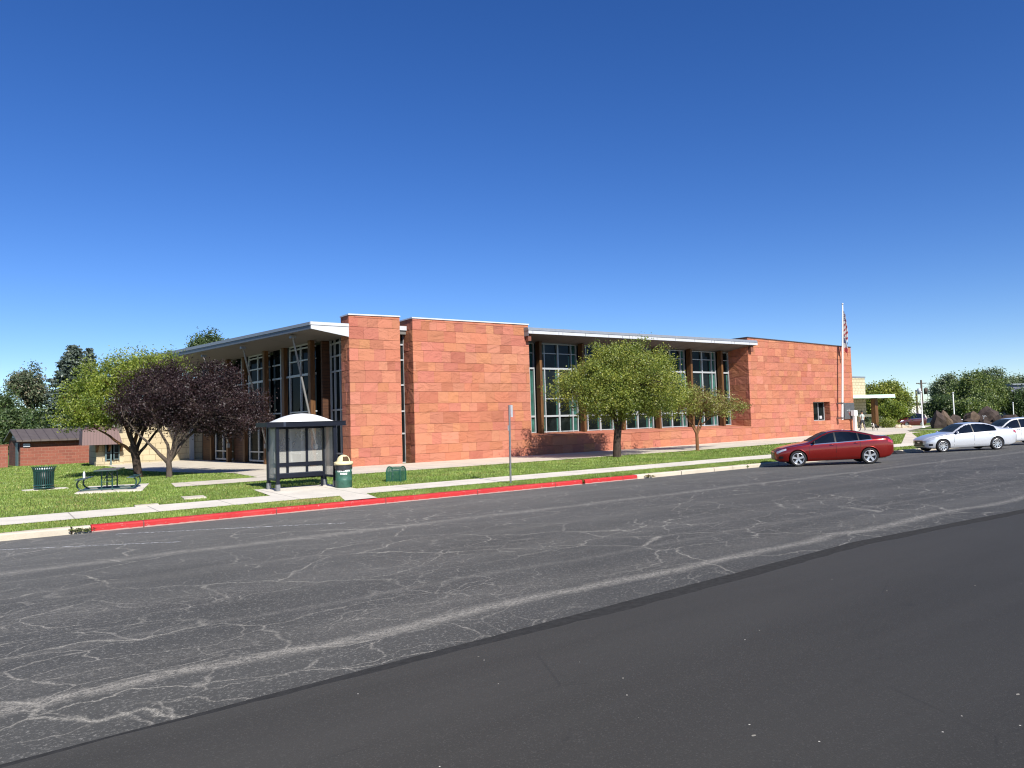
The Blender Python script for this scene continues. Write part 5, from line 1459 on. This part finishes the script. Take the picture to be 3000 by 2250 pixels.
def car_ring(S, u):
    zb, hw, zs, zt, wt = (lerp_tab(S[k], u) for k in ('zb', 'hw', 'zs', 'zt', 'wt'))
    zt = max(zt, zs+.02); sh = hw*.955; wt = min(wt, sh-.01)
    ze = max(zt-.055, zs+.008)
    P = [(0, zb), (.74*hw, zb), (.90*hw, zb+.03), (.962*hw, zb+.14), (hw, zb+(zs-zb)*.52), (.992*hw, zs-.11), (.975*hw, zs-.035), (sh, zs)]
    for k in (1, 2, 3):
        f = k/4; P.append((sh+(wt-sh)*f+.022*math.sin(math.pi*f)*min(1, (ze-zs)/.2), zs+(ze-zs)*f))
    P += [(wt, ze), (wt*.90, ze+(zt-ze)*.55), (wt*.6, ze+(zt-ze)*.86), (0, zt)]
    return P
def side_y(S, u, z):
    P = car_ring(S, u)
    for (y0, z0), (y1, z1) in zip(P[2:], P[3:]):
        if z0 <= z <= z1+1e-9 and z1 > z0: return y0+(y1-y0)*(z-z0)/(z1-z0)
    return P[2][0] if z < P[2][1] else P[-4][0]
def top_z(S, u, y):
    P = car_ring(S, u)[7:]
    for (y0, z0), (y1, z1) in zip(P, P[1:]):
        if y1 <= abs(y) <= y0: return z0+(z1-z0)*(y0-abs(y))/max(1e-6, y0-y1)
    return P[-1][1]
def make_wheel(S, spokes, par, x, y, side, detail=True):
    r = S['wr']; w = thing('wheel', None, None, (x, y, r)); w.parent = par
    def lat(prof, n, name, m, s=True):
        mb = MB(); vs = []; fs = []
        for rr, d in prof:
            for k in range(n):
                a = 2*math.pi*k/n; vs.append((rr*math.cos(a), side*d, rr*math.sin(a)))
        for i in range(len(prof)-1):
            for k in range(n): fs.append((i*n+k, i*n+(k+1) % n, (i+1)*n+(k+1) % n, (i+1)*n+k))
        mb.add(vs, fs, 0, None, s); return mb.build(name, m, w)
    lat([(r*.70, -.10), (r*.97, -.105), (r, -.08), (r, .08), (r*.965, .106), (r*.85, .112), (r*.73, .10), (r*.71, .06)], 36, 'tyre', 'tyre_rubber')
    lat([(.0, .035), (r*.60, .030), (r*.70, .055)], 30, 'wheel_disc', 'rim_dark')
    mb = MB(); n = 30; vs = []; fs = []
    for rr, d in ((r*.735, .095), (r*.70, .107), (r*.655, .098), (r*.65, .05)):
        for k in range(n): a = 2*math.pi*k/n; vs.append((rr*math.cos(a), side*d, rr*math.sin(a)))
    for i in range(3):
        for k in range(n): fs.append((i*n+k, i*n+(k+1) % n, (i+1)*n+(k+1) % n, (i+1)*n+k))
    mb.add(vs, fs, 0, None, True)
    for k in range(spokes):
        a = 2*math.pi*k/spokes+.3; c, s = math.cos(a), math.sin(a)
        w0, w1 = ((.034, .046) if spokes <= 5 else (.018, .022)); r0, r1 = .02, r*.68
        P = []
        for d in (.05, .098 if spokes <= 5 else .092):
            for rr, ww in ((r0, w0), (r1, w1)):
                for q in (-ww, ww):
                    P.append((rr*c-q*s, side*(d if rr > .05 else d-.012), rr*s+q*c))
        mb.hull8([P[0], P[1], P[3], P[2], P[4], P[5], P[7], P[6]])
    mb.lathe([(0, 0)], 3) if False else None
    P = []
    for k in range(14): a = 2*math.pi*k/14; P.append((.05*math.cos(a), side*.098, .05*math.sin(a)))
    mb.add(P, [tuple(range(14))])
    mb.build('rim', 'rim_alloy', w)
    return w
def car(name, label, S, paint, loc, rotz, spokes=5, pitch=0, scale=.95, cat='car', group=None, full=True, plate=False):
    L = S['L']; X = lambda u: L*(.5-u)
    root = thing(name, label, cat, loc, rotz, group); root.rotation_euler = (0, pitch, rotz); root.scale = (scale,)*3
    # body loft
    us = [0, .008, .02, .035, .05, .07, .09, .115, .14, .17, .2, .23, .26, .285, .30, .32, .34, .36, .38, .40, .42, .44, .46, .48, .5, .53, .56, .6, .64, .67, .7, .73, .76, .79, .82, .85, .875, .9, .925, .945, .96, .972, .982, .992, 1]
    rings = []
    for u in us:
        P = car_ring(S, u); half = []
        for i in range(len(P)-1):
            p0, p1, p2, p3 = P[max(i-1, 0)], P[i], P[i+1], P[min(i+2, len(P)-1)]
            for k in range(3):
                f = k/3
                if i in (0, 1, 13): q = (p1[0]+(p2[0]-p1[0])*f, p1[1]+(p2[1]-p1[1])*f)
                else:
                    q = tuple(.5*((2*b)+(-a+c)*f+(2*a-5*b+4*c-d)*f*f+(-a+3*b-3*c+d)*f**3) for a, b, c, d in zip(p0, p1, p2, p3))
                half.append(q)
        half.append(P[-1])
        full_ring = [(X(u), y, z) for y, z in half] + [(X(u), -y, z) for y, z in half[-2:0:-1]]
        rings.append(full_ring)
    n = len(rings[0]); mb = MB()
    vs = [p for r in rings for p in r]
    mb.add(vs, [(i*n+k, i*n+(k+1) % n, (i+1)*n+(k+1) % n, (i+1)*n+k) for i in range(len(rings)-1) for k in range(n)], 0, None, True)
    o = len(vs)
    c0 = (X(0)+.02, 0, sum(p[2] for p in rings[0])/n); c1 = (X(1)-.02, 0, sum(p[2] for p in rings[-1])/n)
    mb.v += [c0, c1]
    for k in range(n):
        mb.f += [(o, (k+1) % n, k), (o+1, (len(rings)-1)*n+k, (len(rings)-1)*n+(k+1) % n)]
        mb.mi += [0, 0]; mb.c += [None, None]; mb.sm += [True, True]
    body = mb.build('body', [paint, 'trim_black'], root)
    bmm = bmesh.new(); bmm.from_mesh(body.data); bmesh.ops.recalc_face_normals(bmm, faces=bmm.faces[:]); bmm.to_mesh(body.data); bmm.free()
    cut = MB()
    for a in S['ax']:
        for sd in (1, -1):
            vs = []; m = 36
            for y in (.60, 1.2):
                for k in range(m): th = 2*math.pi*k/m; vs.append((X(a)+S['arch']*math.cos(th), sd*y, S['wr']+.012+S['arch']*math.sin(th)))
            cut.add(vs, [tuple(range(m-1, -1, -1)), tuple(range(m, 2*m))]+[(k, (k+1) % m, m+(k+1) % m, m+k) for k in range(m)], 1)
    co = cut.build('cutter', [paint, 'trim_black'], root)
    bmm = bmesh.new(); bmm.from_mesh(co.data); bmesh.ops.recalc_face_normals(bmm, faces=bmm.faces[:]); bmm.to_mesh(co.data); bmm.free()
    md = body.modifiers.new('arches', 'BOOLEAN'); md.object = co; md.operation = 'DIFFERENCE'; md.solver = 'EXACT'
    bpy.context.view_layer.update()
    me = eval_mesh(body); body.modifiers.clear(); body.data = me; me.name = 'body'
    me.materials.clear(); me.materials.append(M[paint]); me.materials.append(M['trim_black'])
    bpy.data.objects.remove(co)
    me.set_sharp_from_angle(angle=R(38))
    # arch lips, sills
    mb = MB()
    for a in S['ax']:
        for sd in (1, -1):
            pts = []
            for k in range(15):
                th = R(-8)+R(196)*k/14; xx = X(a)+(S['arch']+.004)*math.cos(th); zz = S['wr']+.012+(S['arch']+.004)*math.sin(th)
                if zz < .24: continue
                u = .5-xx/L; pts.append((xx, sd*(side_y(S, u, zz)-.012), zz))
            mb.tube(pts, .018, 6)
    mb.build('arch_trim', paint, root)
    sides = (1, -1)
    def side_patch(mb, u0, u1, zl, zu, off, sd, nu=14, nz=5, mi=0):
        vs = []
        for i in range(nu+1):
            u = u0+(u1-u0)*i/nu; a, b = zl(u), max(zu(u), zl(u)+.002)
            for j in range(nz+1):
                z = a+(b-a)*j/nz; vs.append((X(u), sd*(side_y(S, u, z)+off), z))
        fs = [(i*(nz+1)+j, (i+1)*(nz+1)+j, (i+1)*(nz+1)+j+1, i*(nz+1)+j+1) for i in range(nu) for j in range(nz)]
        if sd > 0: fs = [f[::-1] for f in fs]
        mb.add(vs, fs, mi, None, True)
    zs = lambda u: lerp_tab(S['zs'], u); zt = lambda u: lerp_tab(S['zt'], u); zb = lambda u: lerp_tab(S['zb'], u)
    winlo = lambda u: zs(u)+S['belt']
    winhi = lambda u: zt(u)-.088
    # black surround behind the side glass, then the glass
    w0, w1 = S['wins'][0][0], S['wins'][-1][1]
    for sd in sides:
        mb = MB(); side_patch(mb, w0-.005, w1+.008, lambda u: winlo(u)-.012, lambda u: winhi(u)+.014, .003, sd, 30)
        sur = mb.build('window_surround', 'trim_black', root)
        mb = MB(); side_patch(mb, w0-.012, w1+.012, lambda u: winlo(u)-.038, lambda u: winlo(u)-.004, .009, sd, 30, 1); mb.build('belt_trim', 'chrome', sur)
        for (a, b) in S['wins']:
            mb = MB(); side_patch(mb, a, b, winlo, winhi, .008, sd, 14); mb.build('side_window', 'car_glass', root)
    def top_patch(u0, u1, wf, off, m, nm, nu=10, ny=10):
        mb = MB(); vs = []
        for i in range(nu+1):
            u = u0+(u1-u0)*i/nu; w = lerp_tab(S['wt'], u)*wf
            for j in range(ny+1):
                y = -w+2*w*j/ny; vs.append((X(u), y, top_z(S, u, y)+off))
        mb.add(vs, [(i*(ny+1)+j, (i+1)*(ny+1)+j, (i+1)*(ny+1)+j+1, i*(ny+1)+j+1) for i in range(nu) for j in range(ny)], 0, None, True)
        return mb.build(nm, m, root)
    top_patch(S['ws'][0], S['ws'][1], .93, .010, 'screen_glass', 'windscreen')
    top_patch(S['rw'][0], S['rw'][1], .88, .010, 'car_glass', 'rear_window')
    # doors with shut lines and handles
    for (a, b) in S['doors']:
        for sd in sides:
            lo = lambda u: zb(u)+.13; hi = lambda u: zs(u)-.03
            mb = MB()
            cuts = [a, b]
            ax = S['ax'][1]; 
            def lo2(u):
                d = (u-ax)*L
                h = S['arch']+.05
                return max(lo(u), S['wr']+math.sqrt(max(0, h*h-d*d))) if abs(d) < h else lo(u)
            side_patch(mb, a+.002, b-.002, lo2, hi, .002, sd, 14, 6); d = mb.build('door', paint, root)
            mb = MB()
            for u in (a, b): side_patch(mb, u-.0012, u+.0012, lo2, lambda q: zs(q)-.012, .004, sd, 1, 10)
            side_patch(mb, a, b, lambda u: lo2(u)-.010, lo2, .004, sd, 14, 1)
            mb.build('shut_line', 'seam_black', d)
            uh = b-.035; mb = MB(); z = zs(uh)-.085; y = side_y(S, uh, z)
            mb.tube([(X(uh)-.09, sd*(y+.006), z), (X(uh)-.06, sd*(y+.032), z+.005), (X(uh)+.06, sd*(y+.032), z+.005), (X(uh)+.09, sd*(y+.006), z)], .013, 6); mb.build('handle', 'chrome' if paint == 'paint_white' else paint, d)
    # lower body crease
    mb = MB()
    for sd in sides: side_patch(mb, S['ax'][0]+.085, S['ax'][1]-.085, lambda u: zb(u)+.03, lambda u: zb(u)+.10, .012, sd, 16, 2)
    mb.build('sill', paint, root)
    # lamps
    for sd in sides:
        mb = MB(); side_patch(mb, .012, .092, lambda u: zs(u)-.10+.35*(u-.012), lambda u: zs(u)-.005, .006, sd, 10, 3); mb.build('headlight', 'lamp_clear', root)
        mb = MB(); side_patch(mb, .945, .992, lambda u: zs(u)-.13, lambda u: zs(u)-.01, .007, sd, 8, 3); mb.build('tail_light', 'lamp_red', root)
        mb = MB(); side_patch(mb, .028, .062, lambda u: .36, lambda u: .46, .006, sd, 6, 3); f = mb.build('fog_lamp', 'trim_black', root)
    # front grille, bumper opening
    def nose(y0, y1, z0, z1, off, m, nm):
        mb = MB(); N = 10; vs = []
        for i in range(N+1):
            y = y0+(y1-y0)*i/N
            for z in (z0, (z0+z1)/2, z1):
                u = 0
                for q in range(60):
                    if side_y(S, u, z) >= abs(y): break
                    u += .0015
                vs.append((X(u)+off, y, z))
        mb.add(vs, [(i*3+j, (i+1)*3+j, (i+1)*3+j+1, i*3+j+1) for i in range(N) for j in range(2)], 0, None, True); return mb.build(nm, m, root)
    zf = zs(.01)
    nose(-.40, .40, zf-.24, zf-.04, .016, 'trim_black', 'grille'); nose(-.55, .55, lerp_tab(S['zb'], 0)+.02, lerp_tab(S['zb'], 0)+.10, .016, 'trim_black', 'bumper_opening')
    # mirrors
    for sd in sides:
        u = S['wins'][0][0]+.022; z = zs(u)+.06; y = side_y(S, u, z)
        mb = MB(); vs = []
        for i in range(7):
            a = math.pi*i/6
            for k in range(12):
                b = 2*math.pi*k/12; vs.append((X(u)+.05*math.cos(a)+.0, sd*(y+.12+.105*math.sin(a)*math.cos(b)), z+.065*math.sin(a)*math.sin(b)+.02))
        mb.add(vs, [(i*12+k, i*12+(k+1) % 12, (i+1)*12+(k+1) % 12, (i+1)*12+k) for i in range(6) for k in range(12)], 0, None, True)
        mb.tube([(X(u), sd*(y-.01), z-.05), (X(u), sd*(y+.07), z-.01)], .022, 6)
        mb.build('mirror', paint if paint != 'paint_red' else 'trim_black', root)
    # underbody
    mb = MB(); mb.box(X(.93), X(.07), -.62, .62, .22, .36); mb.build('underbody', 'trim_black', root)
    for a in S['ax']:
        for sd in sides: make_wheel(S, spokes, root, X(a), sd*.785, sd)
    return root
def cars():
    def park(name, label, S, paint, f, r, spokes, **kw):
        """f, r: contact points of the near-side (left) wheels on the road"""
        f, r = Vector(f), Vector(r); d = (f-r).normalized(); h = math.atan2(d.y, d.x)
        sc = kw.pop('scale', .928)
        right = Vector((d.y, -d.x)); mid = (f+r)/2; u = (S['ax'][0]+S['ax'][1])/2
        c = mid+right*.785*sc - d*(S['L']*(.5-u))*sc
        zf, zr_ = zr(f.y), zr(r.y); p = math.atan2(zr_-zf, (f-r).length)
        return car(name, label, S, paint, (c.x, c.y, (zf+zr_)/2+.002), h, spokes, p, sc, **kw)
    park('sedan', 'red sedan with five spoke wheels parked nose to the kerb', SEDAN, 'paint_red', (26.24, 17.03), (28.07, 15.07), 5)
    park('sedan', 'silver sedan with many spoked wheels parked beyond the red sedan', SEDAN2, 'paint_silver', (38.02, 16.84), (40.21, 15.21), 10)
    park('suv', 'white sport utility vehicle parked behind the silver sedan, cut by the right edge', SUV, 'paint_white', (45.0, 17.0), (47.0, 15.5), 7, scale=.87)
    # far car park
    def far(name, label, S, paint, px, py, dep, ang, cat='car', dz=0):
        p = at(px, py, dep); return car(name, label, S, paint, (p.x, p.y, p.z+dz), ang, 7, 0, 1.0, cat=cat)
    far('minivan', 'maroon minivan parked behind the tan rocks and shrub', SUV, 'paint_maroon', 2660, 1254, 86, R(172), 'minivan')
    far('suv', 'white roofed vehicle mostly hidden behind the boulders', SUV, 'paint_white', 2788, 1270, 88, R(150))
    far('suv', 'white vehicle peeking over the nearest white roof at the right edge', SUV, 'paint_white', 3012, 1262, 92, R(150))
    far('sedan', 'dark charcoal car parked in shade beside the white lamp post', SEDAN, 'paint_charcoal', 2728, 1256, 100, R(165))
cars()

# ------------------------------------------------------------------ rocks, lamps, utility poles
def rock(name, label, px, py, dep, w, h, seed, m='basalt', group=None, tilt=0, depth=None):
    rr = random.Random(seed); p = at(px, py, dep)
    bm = bmesh.new()
    for k in range(15):
        d = Vector((rr.gauss(0, 1), rr.gauss(0, 1), rr.gauss(0, 1))).normalized()
        d = Vector((d.x*w/2, d.y*(depth or w*.8)/2, d.z*h/2))
        bm.verts.new(d*rr.uniform(.92, 1.08))
    r = bmesh.ops.convex_hull(bm, input=bm.verts[:])
    bmesh.ops.delete(bm, geom=[v for v in bm.verts if not v.link_faces], context='VERTS')
    bmesh.ops.triangulate(bm, faces=bm.faces[:])
    bmesh.ops.subdivide_edges(bm, edges=bm.edges[:], cuts=3, use_grid_fill=True)
    for v in bm.verts:
        q = v.co*(1.6/max(w, .3)*1.3)+Vector((seed, 0, 0))
        v.co += v.co.normalized()*w*.055*(mnoise.noise(q*1.6)+.6*mnoise.noise(q*4.2))
    bmesh.ops.recalc_face_normals(bm, faces=bm.faces[:])
    me = bpy.data.meshes.new(name); bm.to_mesh(me); bm.free(); me.materials.append(M[m])
    o = bpy.data.objects.new(name, me); COL.objects.link(o); o.location = p; o.rotation_euler = (0, tilt, -YAW)
    return tag(o, label, 'boulder' if m != 'tan_rock' else 'rock', group)
def rocks():
    G = 'dark boulders beside the car park'
    D = 68
    s = D/FPX
    for px, py, wpx, hpx, seed, m, tilt, lab in (
        (2752, 1237, 42, 52, 3, 'basalt', 0, 'tall brown boulder at the left end of the boulder row'),
        (2768, 1243, 40, 58, 5, 'basalt_tan', 0, 'banded boulder with tan foot, second from the left end of the row'),
        (2795, 1243, 46, 44, 8, 'basalt', .5, 'slanted wedge shaped boulder in front of the white roof'),
        (2842, 1246, 44, 32, 9, 'basalt', .1, 'low boulder just above the silver sedan roof'),
        (2848, 1228, 42, 46, 12, 'basalt_tan', .5, 'brown pointed boulder leaning left of the largest boulder'),
        (2893, 1226, 62, 54, 14, 'basalt', -.35, 'largest dark boulder with a pale scratched drawing'),
        (2890, 1250, 56, 34, 15, 'basalt', .4, 'dark boulder under the largest boulder'),
        (2928, 1243, 40, 36, 21, 'basalt', 0, 'small rounded boulder right of the largest boulder'),
        (2962, 1236, 50, 34, 23, 'basalt', .2, 'dark boulder above the white sport utility vehicle roof')):
        o = rock('boulder', lab, px, py, D + (1.5 if py < 1232 else 0), wpx*s*1.3, hpx*s*1.4, seed, m, G, tilt)
    c = at(2883, 1222, D-1.6)
    mb = MB()
    bx = Vector((math.cos(YAW), -math.sin(YAW), 0))
    def q(a, z): return c+bx*a+Vector((0, 0, z))
    mb.tube([q(-.15, .12), q(-.02, .08), q(.12, .12), q(.2, .02)], .018, 5); mb.tube([q(0, .08), q(-.05, -.18)], .018, 5)
    o = mb.build('rock_drawing', 'sign_back'); 
    par = [x for x in bpy.data.objects if x.get('label') == 'largest dark boulder with a pale scratched drawing'][0]
    bpy.context.view_layer.update(); o.parent = par; o.matrix_parent_inverse = par.matrix_world.inverted()
    rp = MB(); rp.hull8([(36.75, 18.35, .02), (37.75, 18.35, .02), (37.75, 18.74, .0), (36.75, 18.74, .0), (36.9, 18.55, .15), (37.6, 18.55, .15), (37.6, 18.74, .165), (36.9, 18.74, .165)])
    tag(rp.build('kerb_block', 'tyre_rubber'), 'black wedge shaped block against the pale kerb between the red and silver sedans', 'ramp')  # plain dark block standing against the kerb face
    for px, py, w, h, seed, lab in ((2645, 1252, .85, .55, 31, 'tan rock at the right foot of the clipped shrub'), (2657, 1251, 1.15, .6, 33, 'wide tan rock in front of the maroon minivan'), (2631, 1250, .7, .55, 35, 'small tan rock half hidden by the clipped shrub')):
        rock('rock', lab, px, py, 73, w, h, seed, 'tan_rock', 'tan rocks by the forecourt')
    # white lamp posts
    for px, yb, yt, dep, lab in ((2704, 1254, 1150, 72, 'white lamp post left of the boulders, its foot on the grass edge'), (2797, 1240, 1153, 76, 'white lamp post rising behind the wedge shaped boulder'), (2971, 1236, 1181, 100, 'white lamp post in front of the ribbed metal building')):
        b = at(px, yb, dep); t = at(px-3 if px < 2750 else px-6, yt, dep); b.z = min(b.z, .5)
        o = thing('lamp_post', lab, 'lamp post', tuple(b), 0, 'white lamp posts')
        t.x, t.y = b.x, b.y
        mb = MB(); mb.tube([b-Vector((0, 0, .1)), t], [.062, .055], 12); mb.build('pole', 'white_paint', o, True)
        mb = MB(); mb.lathe([(0, t.z), (.10, t.z), (.105, t.z+.10), (.08, t.z+.13), (0, t.z+.14)], 14, 0, t.x, t.y); mb.build('lamp_head', 'white_panel', o, True)
        mb = MB(); mb.lathe([(0, b.z-.05), (.2, b.z-.05), (.19, b.z+.1), (.09, b.z+.16)], 14, 0, b.x, b.y); mb.build('foot', 'white_paint', o, True)
    # utility poles
    D = 135
    b, t = at(2707, 1262, D), at(2700, 1113, D); b.z = 0; t.x, t.y = b.x, b.y
    up = thing('utility_pole', 'wood utility pole with crossarm and transformers right of the rounded tree', 'utility pole', tuple(b))
    mb = MB(); mb.tube([b, t], [.21, .15], 10); mb.build('pole', 'pole_wood', up, True)
    zc = t.z-.6; rx = Vector((math.cos(YAW), -math.sin(YAW), 0))
    mb = MB(); a, c = Vector((t.x, t.y, zc))-rx*.9*1.0, Vector((t.x, t.y, zc))+rx*.9*1.0; mb.tube([a, c], .09, 6); mb.build('crossarm', 'pole_wood', up, True)
    for k, (off, mt) in enumerate(((-.45, 'white_panel'), (.75, 'pole_wood'))):
        p = b+rx*off; z = b.z+(t.z-b.z)*.66
        mb = MB(); mb.lathe([(0, z), (.32, z), (.32, z+1.0), (.2, z+1.12), (0, z+1.14)], 14, 0, p.x, p.y); mb.build('transformer', mt, up, True)
    q = at(2691, 1262, D+4); q.z = 0; z2 = at(2689, 1144, D+4).z
    u2 = thing('utility_pole', 'plain shorter wood pole just left of the utility pole with crossarm', 'utility pole', tuple(q))
    mb = MB(); mb.tube([q, (q.x, q.y, z2)], [.2, .16], 10); mb.build('pole', 'pole_wood', u2, True)
    mb = MB(); mb.lathe([(.0, z2), (.19, z2), (.17, z2+.1), (0, z2+.12)], 10, 0, q.x, q.y); mb.build('cap', 'galvanised', u2, True)
    for k, (dz, off) in enumerate(((0, -.9), (.0, .9), (-3.3, .1))):
        a = Vector((t.x, t.y, zc+.1+dz))+rx*off; e = at(2900+20*k, 1175+8*k, 190)
        pts = [a.lerp(e, f)-Vector((0, 0, 1.6*math.sin(math.pi*f))) for f in (0, .15, .3, .45, .6, .75, .9, 1)]
        mb = MB(); mb.tube(pts, .022, 4); o = mb.build('power_line', 'wire_black'); tag(o, ('thin dark wire from the left crossarm end', 'thin dark wire from the right crossarm end', 'lower slack wire from the utility pole below its transformers')[k], 'wire', 'wires from the utility pole')
rocks()

# ------------------------------------------------------------------ person and dog
def skin_body(name, verts, edges, rad, root, sub=2):
    me = bpy.data.meshes.new(name); me.from_pydata(verts, edges, [])
    o = bpy.data.objects.new(name, me); COL.objects.link(o)
    s = o.modifiers.new('skin', 'SKIN'); s.use_smooth_shade = True
    for i, sv in enumerate(me.skin_vertices[0].data):
        r = rad[i]; sv.radius = (r, r) if isinstance(r, (int, float)) else r
        sv.use_root = (i == root)
    m = o.modifiers.new('sub', 'SUBSURF'); m.levels = sub; m.render_levels = sub
    bpy.context.view_layer.update()
    m2 = eval_mesh(o); o.modifiers.clear(); o.data = m2; m2.name = name
    return o
def person_and_dog():
    p = at(2528, 1265, 66); z0 = g(p.x, p.y)+.018
    V, E_, Rr = [], [], []
    def v(x, y, z, r, par=None):
        V.append((x, y, z)); Rr.append(r)
        if par is not None: E_.append((par, len(V)-1))
        return len(V)-1
    # facing +X, mid stride
    hip = v(0, 0, .95, (.16, .12)); wa = v(.0, 0, 1.10, (.14, .10), hip); ch = v(.01, 0, 1.30, (.17, .12), wa); sh = v(.0, 0, 1.44, (.13, .09), ch); ne = v(.015, 0, 1.53, .055, sh); hd0 = v(.03, 0, 1.60, (.078, .088), ne); hd1 = v(.035, 0, 1.70, (.082, .098), hd0); v(.02, 0, 1.77, .06, hd1)
    for s, st in ((1, 1), (-1, -1)):
        h = v(.0, s*.09, .88, .10, hip); k = v(.10*st+.03, s*.10, .50, .065, h); c = v(.13*st-.02, s*.10, .34, .058, k); a = v((.22 if st > 0 else -.22), s*.10, .085 if st > 0 else .12, .042, c); v((.36 if st > 0 else -.10), s*.105, .035 if st > 0 else .045, .036, a)
        u = v(.0, s*.20, 1.40, .06, sh); el = v(-.06*st, s*.25, 1.14, .043, u); w = v(.10-.10*st, s*.25, .92, .03, el); pm = v(.12-.10*st, s*.25, .85, (.036, .02), w)
        for q, (dx, dz) in enumerate(((.03, -.085), (.012, -.095), (-.008, -.09), (-.028, -.075))):
            f0 = v(.12-.10*st+dx*.8, s*(.25), .85+dz*.55, .0095, pm); v(.13-.10*st+dx, s*(.245), .85+dz, .0085, f0)
        v(.17-.10*st, s*.24, .835, .0105, pm)
    body = skin_body('person', V, E_, Rr, hip)
    me = body.data
    for m in ('skin', 'shirt_grey', 'trouser_dark', 'trouser_grey', 'shoe_dark'): me.materials.append(M[m])
    for f in me.polygons:
        c = f.center; f.use_smooth = True
        arm = abs(c.y) > .19
        mi = 0
        if c.z < .10: mi = 4
        elif c.z < .56: mi = 3
        elif c.z < .97 and not (abs(c.y) > .205): mi = 2
        elif c.z < 1.50 and not (arm and c.z < 1.24): mi = 1
        f.material_index = mi
    body.location = (p.x, p.y, z0); body.rotation_euler = (0, 0, R(62))
    tag(body, 'person in grey t-shirt and dark trousers walking away towards the entrance', 'person')
    mb = MB(); vs = []
    for i in range(8):
        a = math.pi*.62*i/7
        for k in range(16):
            b = 2*math.pi*k/16; vs.append((.015+.098*math.sin(a)*math.cos(b)-.012*i/7, .09*math.sin(a)*math.sin(b), 1.705+.115*math.cos(a)))
    mb.add(vs, [(i*16+k, (i+1)*16+k, (i+1)*16+(k+1) % 16, i*16+(k+1) % 16) for i in range(7) for k in range(16)], 0, None, True)
    mb.build('hair', 'hair_dark', body)
    for s in (-1, 1):
        mb = MB(); mb.lathe([(0, -.03), (.014, -.02), (.018, 0), (.012, .025), (0, .03)], 8, 0, .03, s*.088); o = mb.build('ear', 'skin', body); o.location.z = 1.66
    # dog
    p = at(2562, 1265, 65); z0 = g(p.x, p.y)+.018
    V, E_, Rr = [], [], []
    pel = v(-.28, 0, .50, (.105, .12)); bel = v(-.05, 0, .49, (.10, .125), pel); che = v(.16, 0, .47, (.12, .155), bel); nk = v(.30, 0, .58, .085, che); hd = v(.40, 0, .665, .078, nk); mz = v(.50, 0, .635, .045, hd); v(.555, 0, .625, .034, mz)
    for s in (-1, 1): v(.36, s*.06, .75, .022, hd)
    t1 = v(-.42, 0, .52, .035, pel); t2 = v(-.54, 0, .46, .032, t1); v(-.62, 0, .50, .02, t2)
    for s, st in ((1, .06), (-1, -.06)):
        a = v(.18+st*.3, s*.08, .34, .052, che); b = v(.17+st, s*.085, .19, .032, a); c = v(.18+st*1.4, s*.085, .05, .026, b); v(.21+st*1.4, s*.085, .02, .026, c)
        a = v(-.26-st*.3, s*.09, .36, .068, pel); b = v(-.22-st, s*.09, .26, .045, a); c = v(-.33-st, s*.09, .17, .026, b); d = v(-.31-st*1.2, s*.09, .05, .024, c); v(-.28-st*1.2, s*.09, .02, .025, d)
    dog = skin_body('dog', V, E_, Rr, pel)
    dog.data.materials.append(M['dog_coat'])
    for f in dog.data.polygons: f.use_smooth = True
    dog.location = (p.x, p.y, z0); dog.rotation_euler = (0, 0, R(185)); dog.scale = (1.0,)*3
    tag(dog, 'black and white dog walking on the forecourt behind the person', 'dog')
person_and_dog()

# ------------------------------------------------------------------ light, sky, colour management
def light():
    el, az = R(38), R(-8)     # sun stands behind the camera, facing the stone wall almost squarely
    d = Vector((math.sin(az)*math.cos(el), -math.cos(az)*math.cos(el), math.sin(el)))
    sd = bpy.data.lights.new('sun', 'SUN'); sd.energy = SUN; sd.angle = R(.55); sd.color = (1, .955, .88)
    so = bpy.data.objects.new('sun', sd); COL.objects.link(so)
    so.rotation_euler = d.to_track_quat('Z', 'Y').to_euler(); so.location = d*60
    w = bpy.data.worlds.new('World'); scene.world = w; w.use_nodes = True
    nt = w.node_tree; bg = nt.nodes['Background']
    sk = nt.nodes.new('ShaderNodeTexSky'); sk.sky_type = 'NISHITA'; sk.sun_disc = False
    sk.sun_elevation = el; sk.sun_rotation = math.atan2(d.x, d.y)
    sk.altitude = 1780; sk.air_density = AIR; sk.dust_density = DUST; sk.ozone_density = OZONE
    hs = nt.nodes.new('ShaderNodeHueSaturation'); hs.inputs['Saturation'].default_value = SAT; hs.inputs['Hue'].default_value = HUE
    nt.links.new(sk.outputs[0], hs.inputs['Color']); nt.links.new(hs.outputs[0], bg.inputs['Color']); bg.inputs['Strength'].default_value = SKY
    vs = scene.view_settings; scene.display_settings.display_device = 'sRGB'
    vs.view_transform = 'Standard'; vs.look = 'None'; vs.exposure = EXPO; vs.gamma = 1
    vs.use_curve_mapping = False
    scene.render.engine = 'CYCLES'
    c = scene.cycles; c.max_bounces = 6; c.transparent_max_bounces = 12; c.diffuse_bounces = 3; c.glossy_bounces = 3
    c.use_denoising = True; c.filter_width = 1.15
    c.sample_clamp_indirect = 6
SAT, HUE = 1.25, .514
SUN, SKY, AIR, DUST, OZONE, EXPO = 5.0, .092, 1.0, .22, 4.0, 0.6
light()
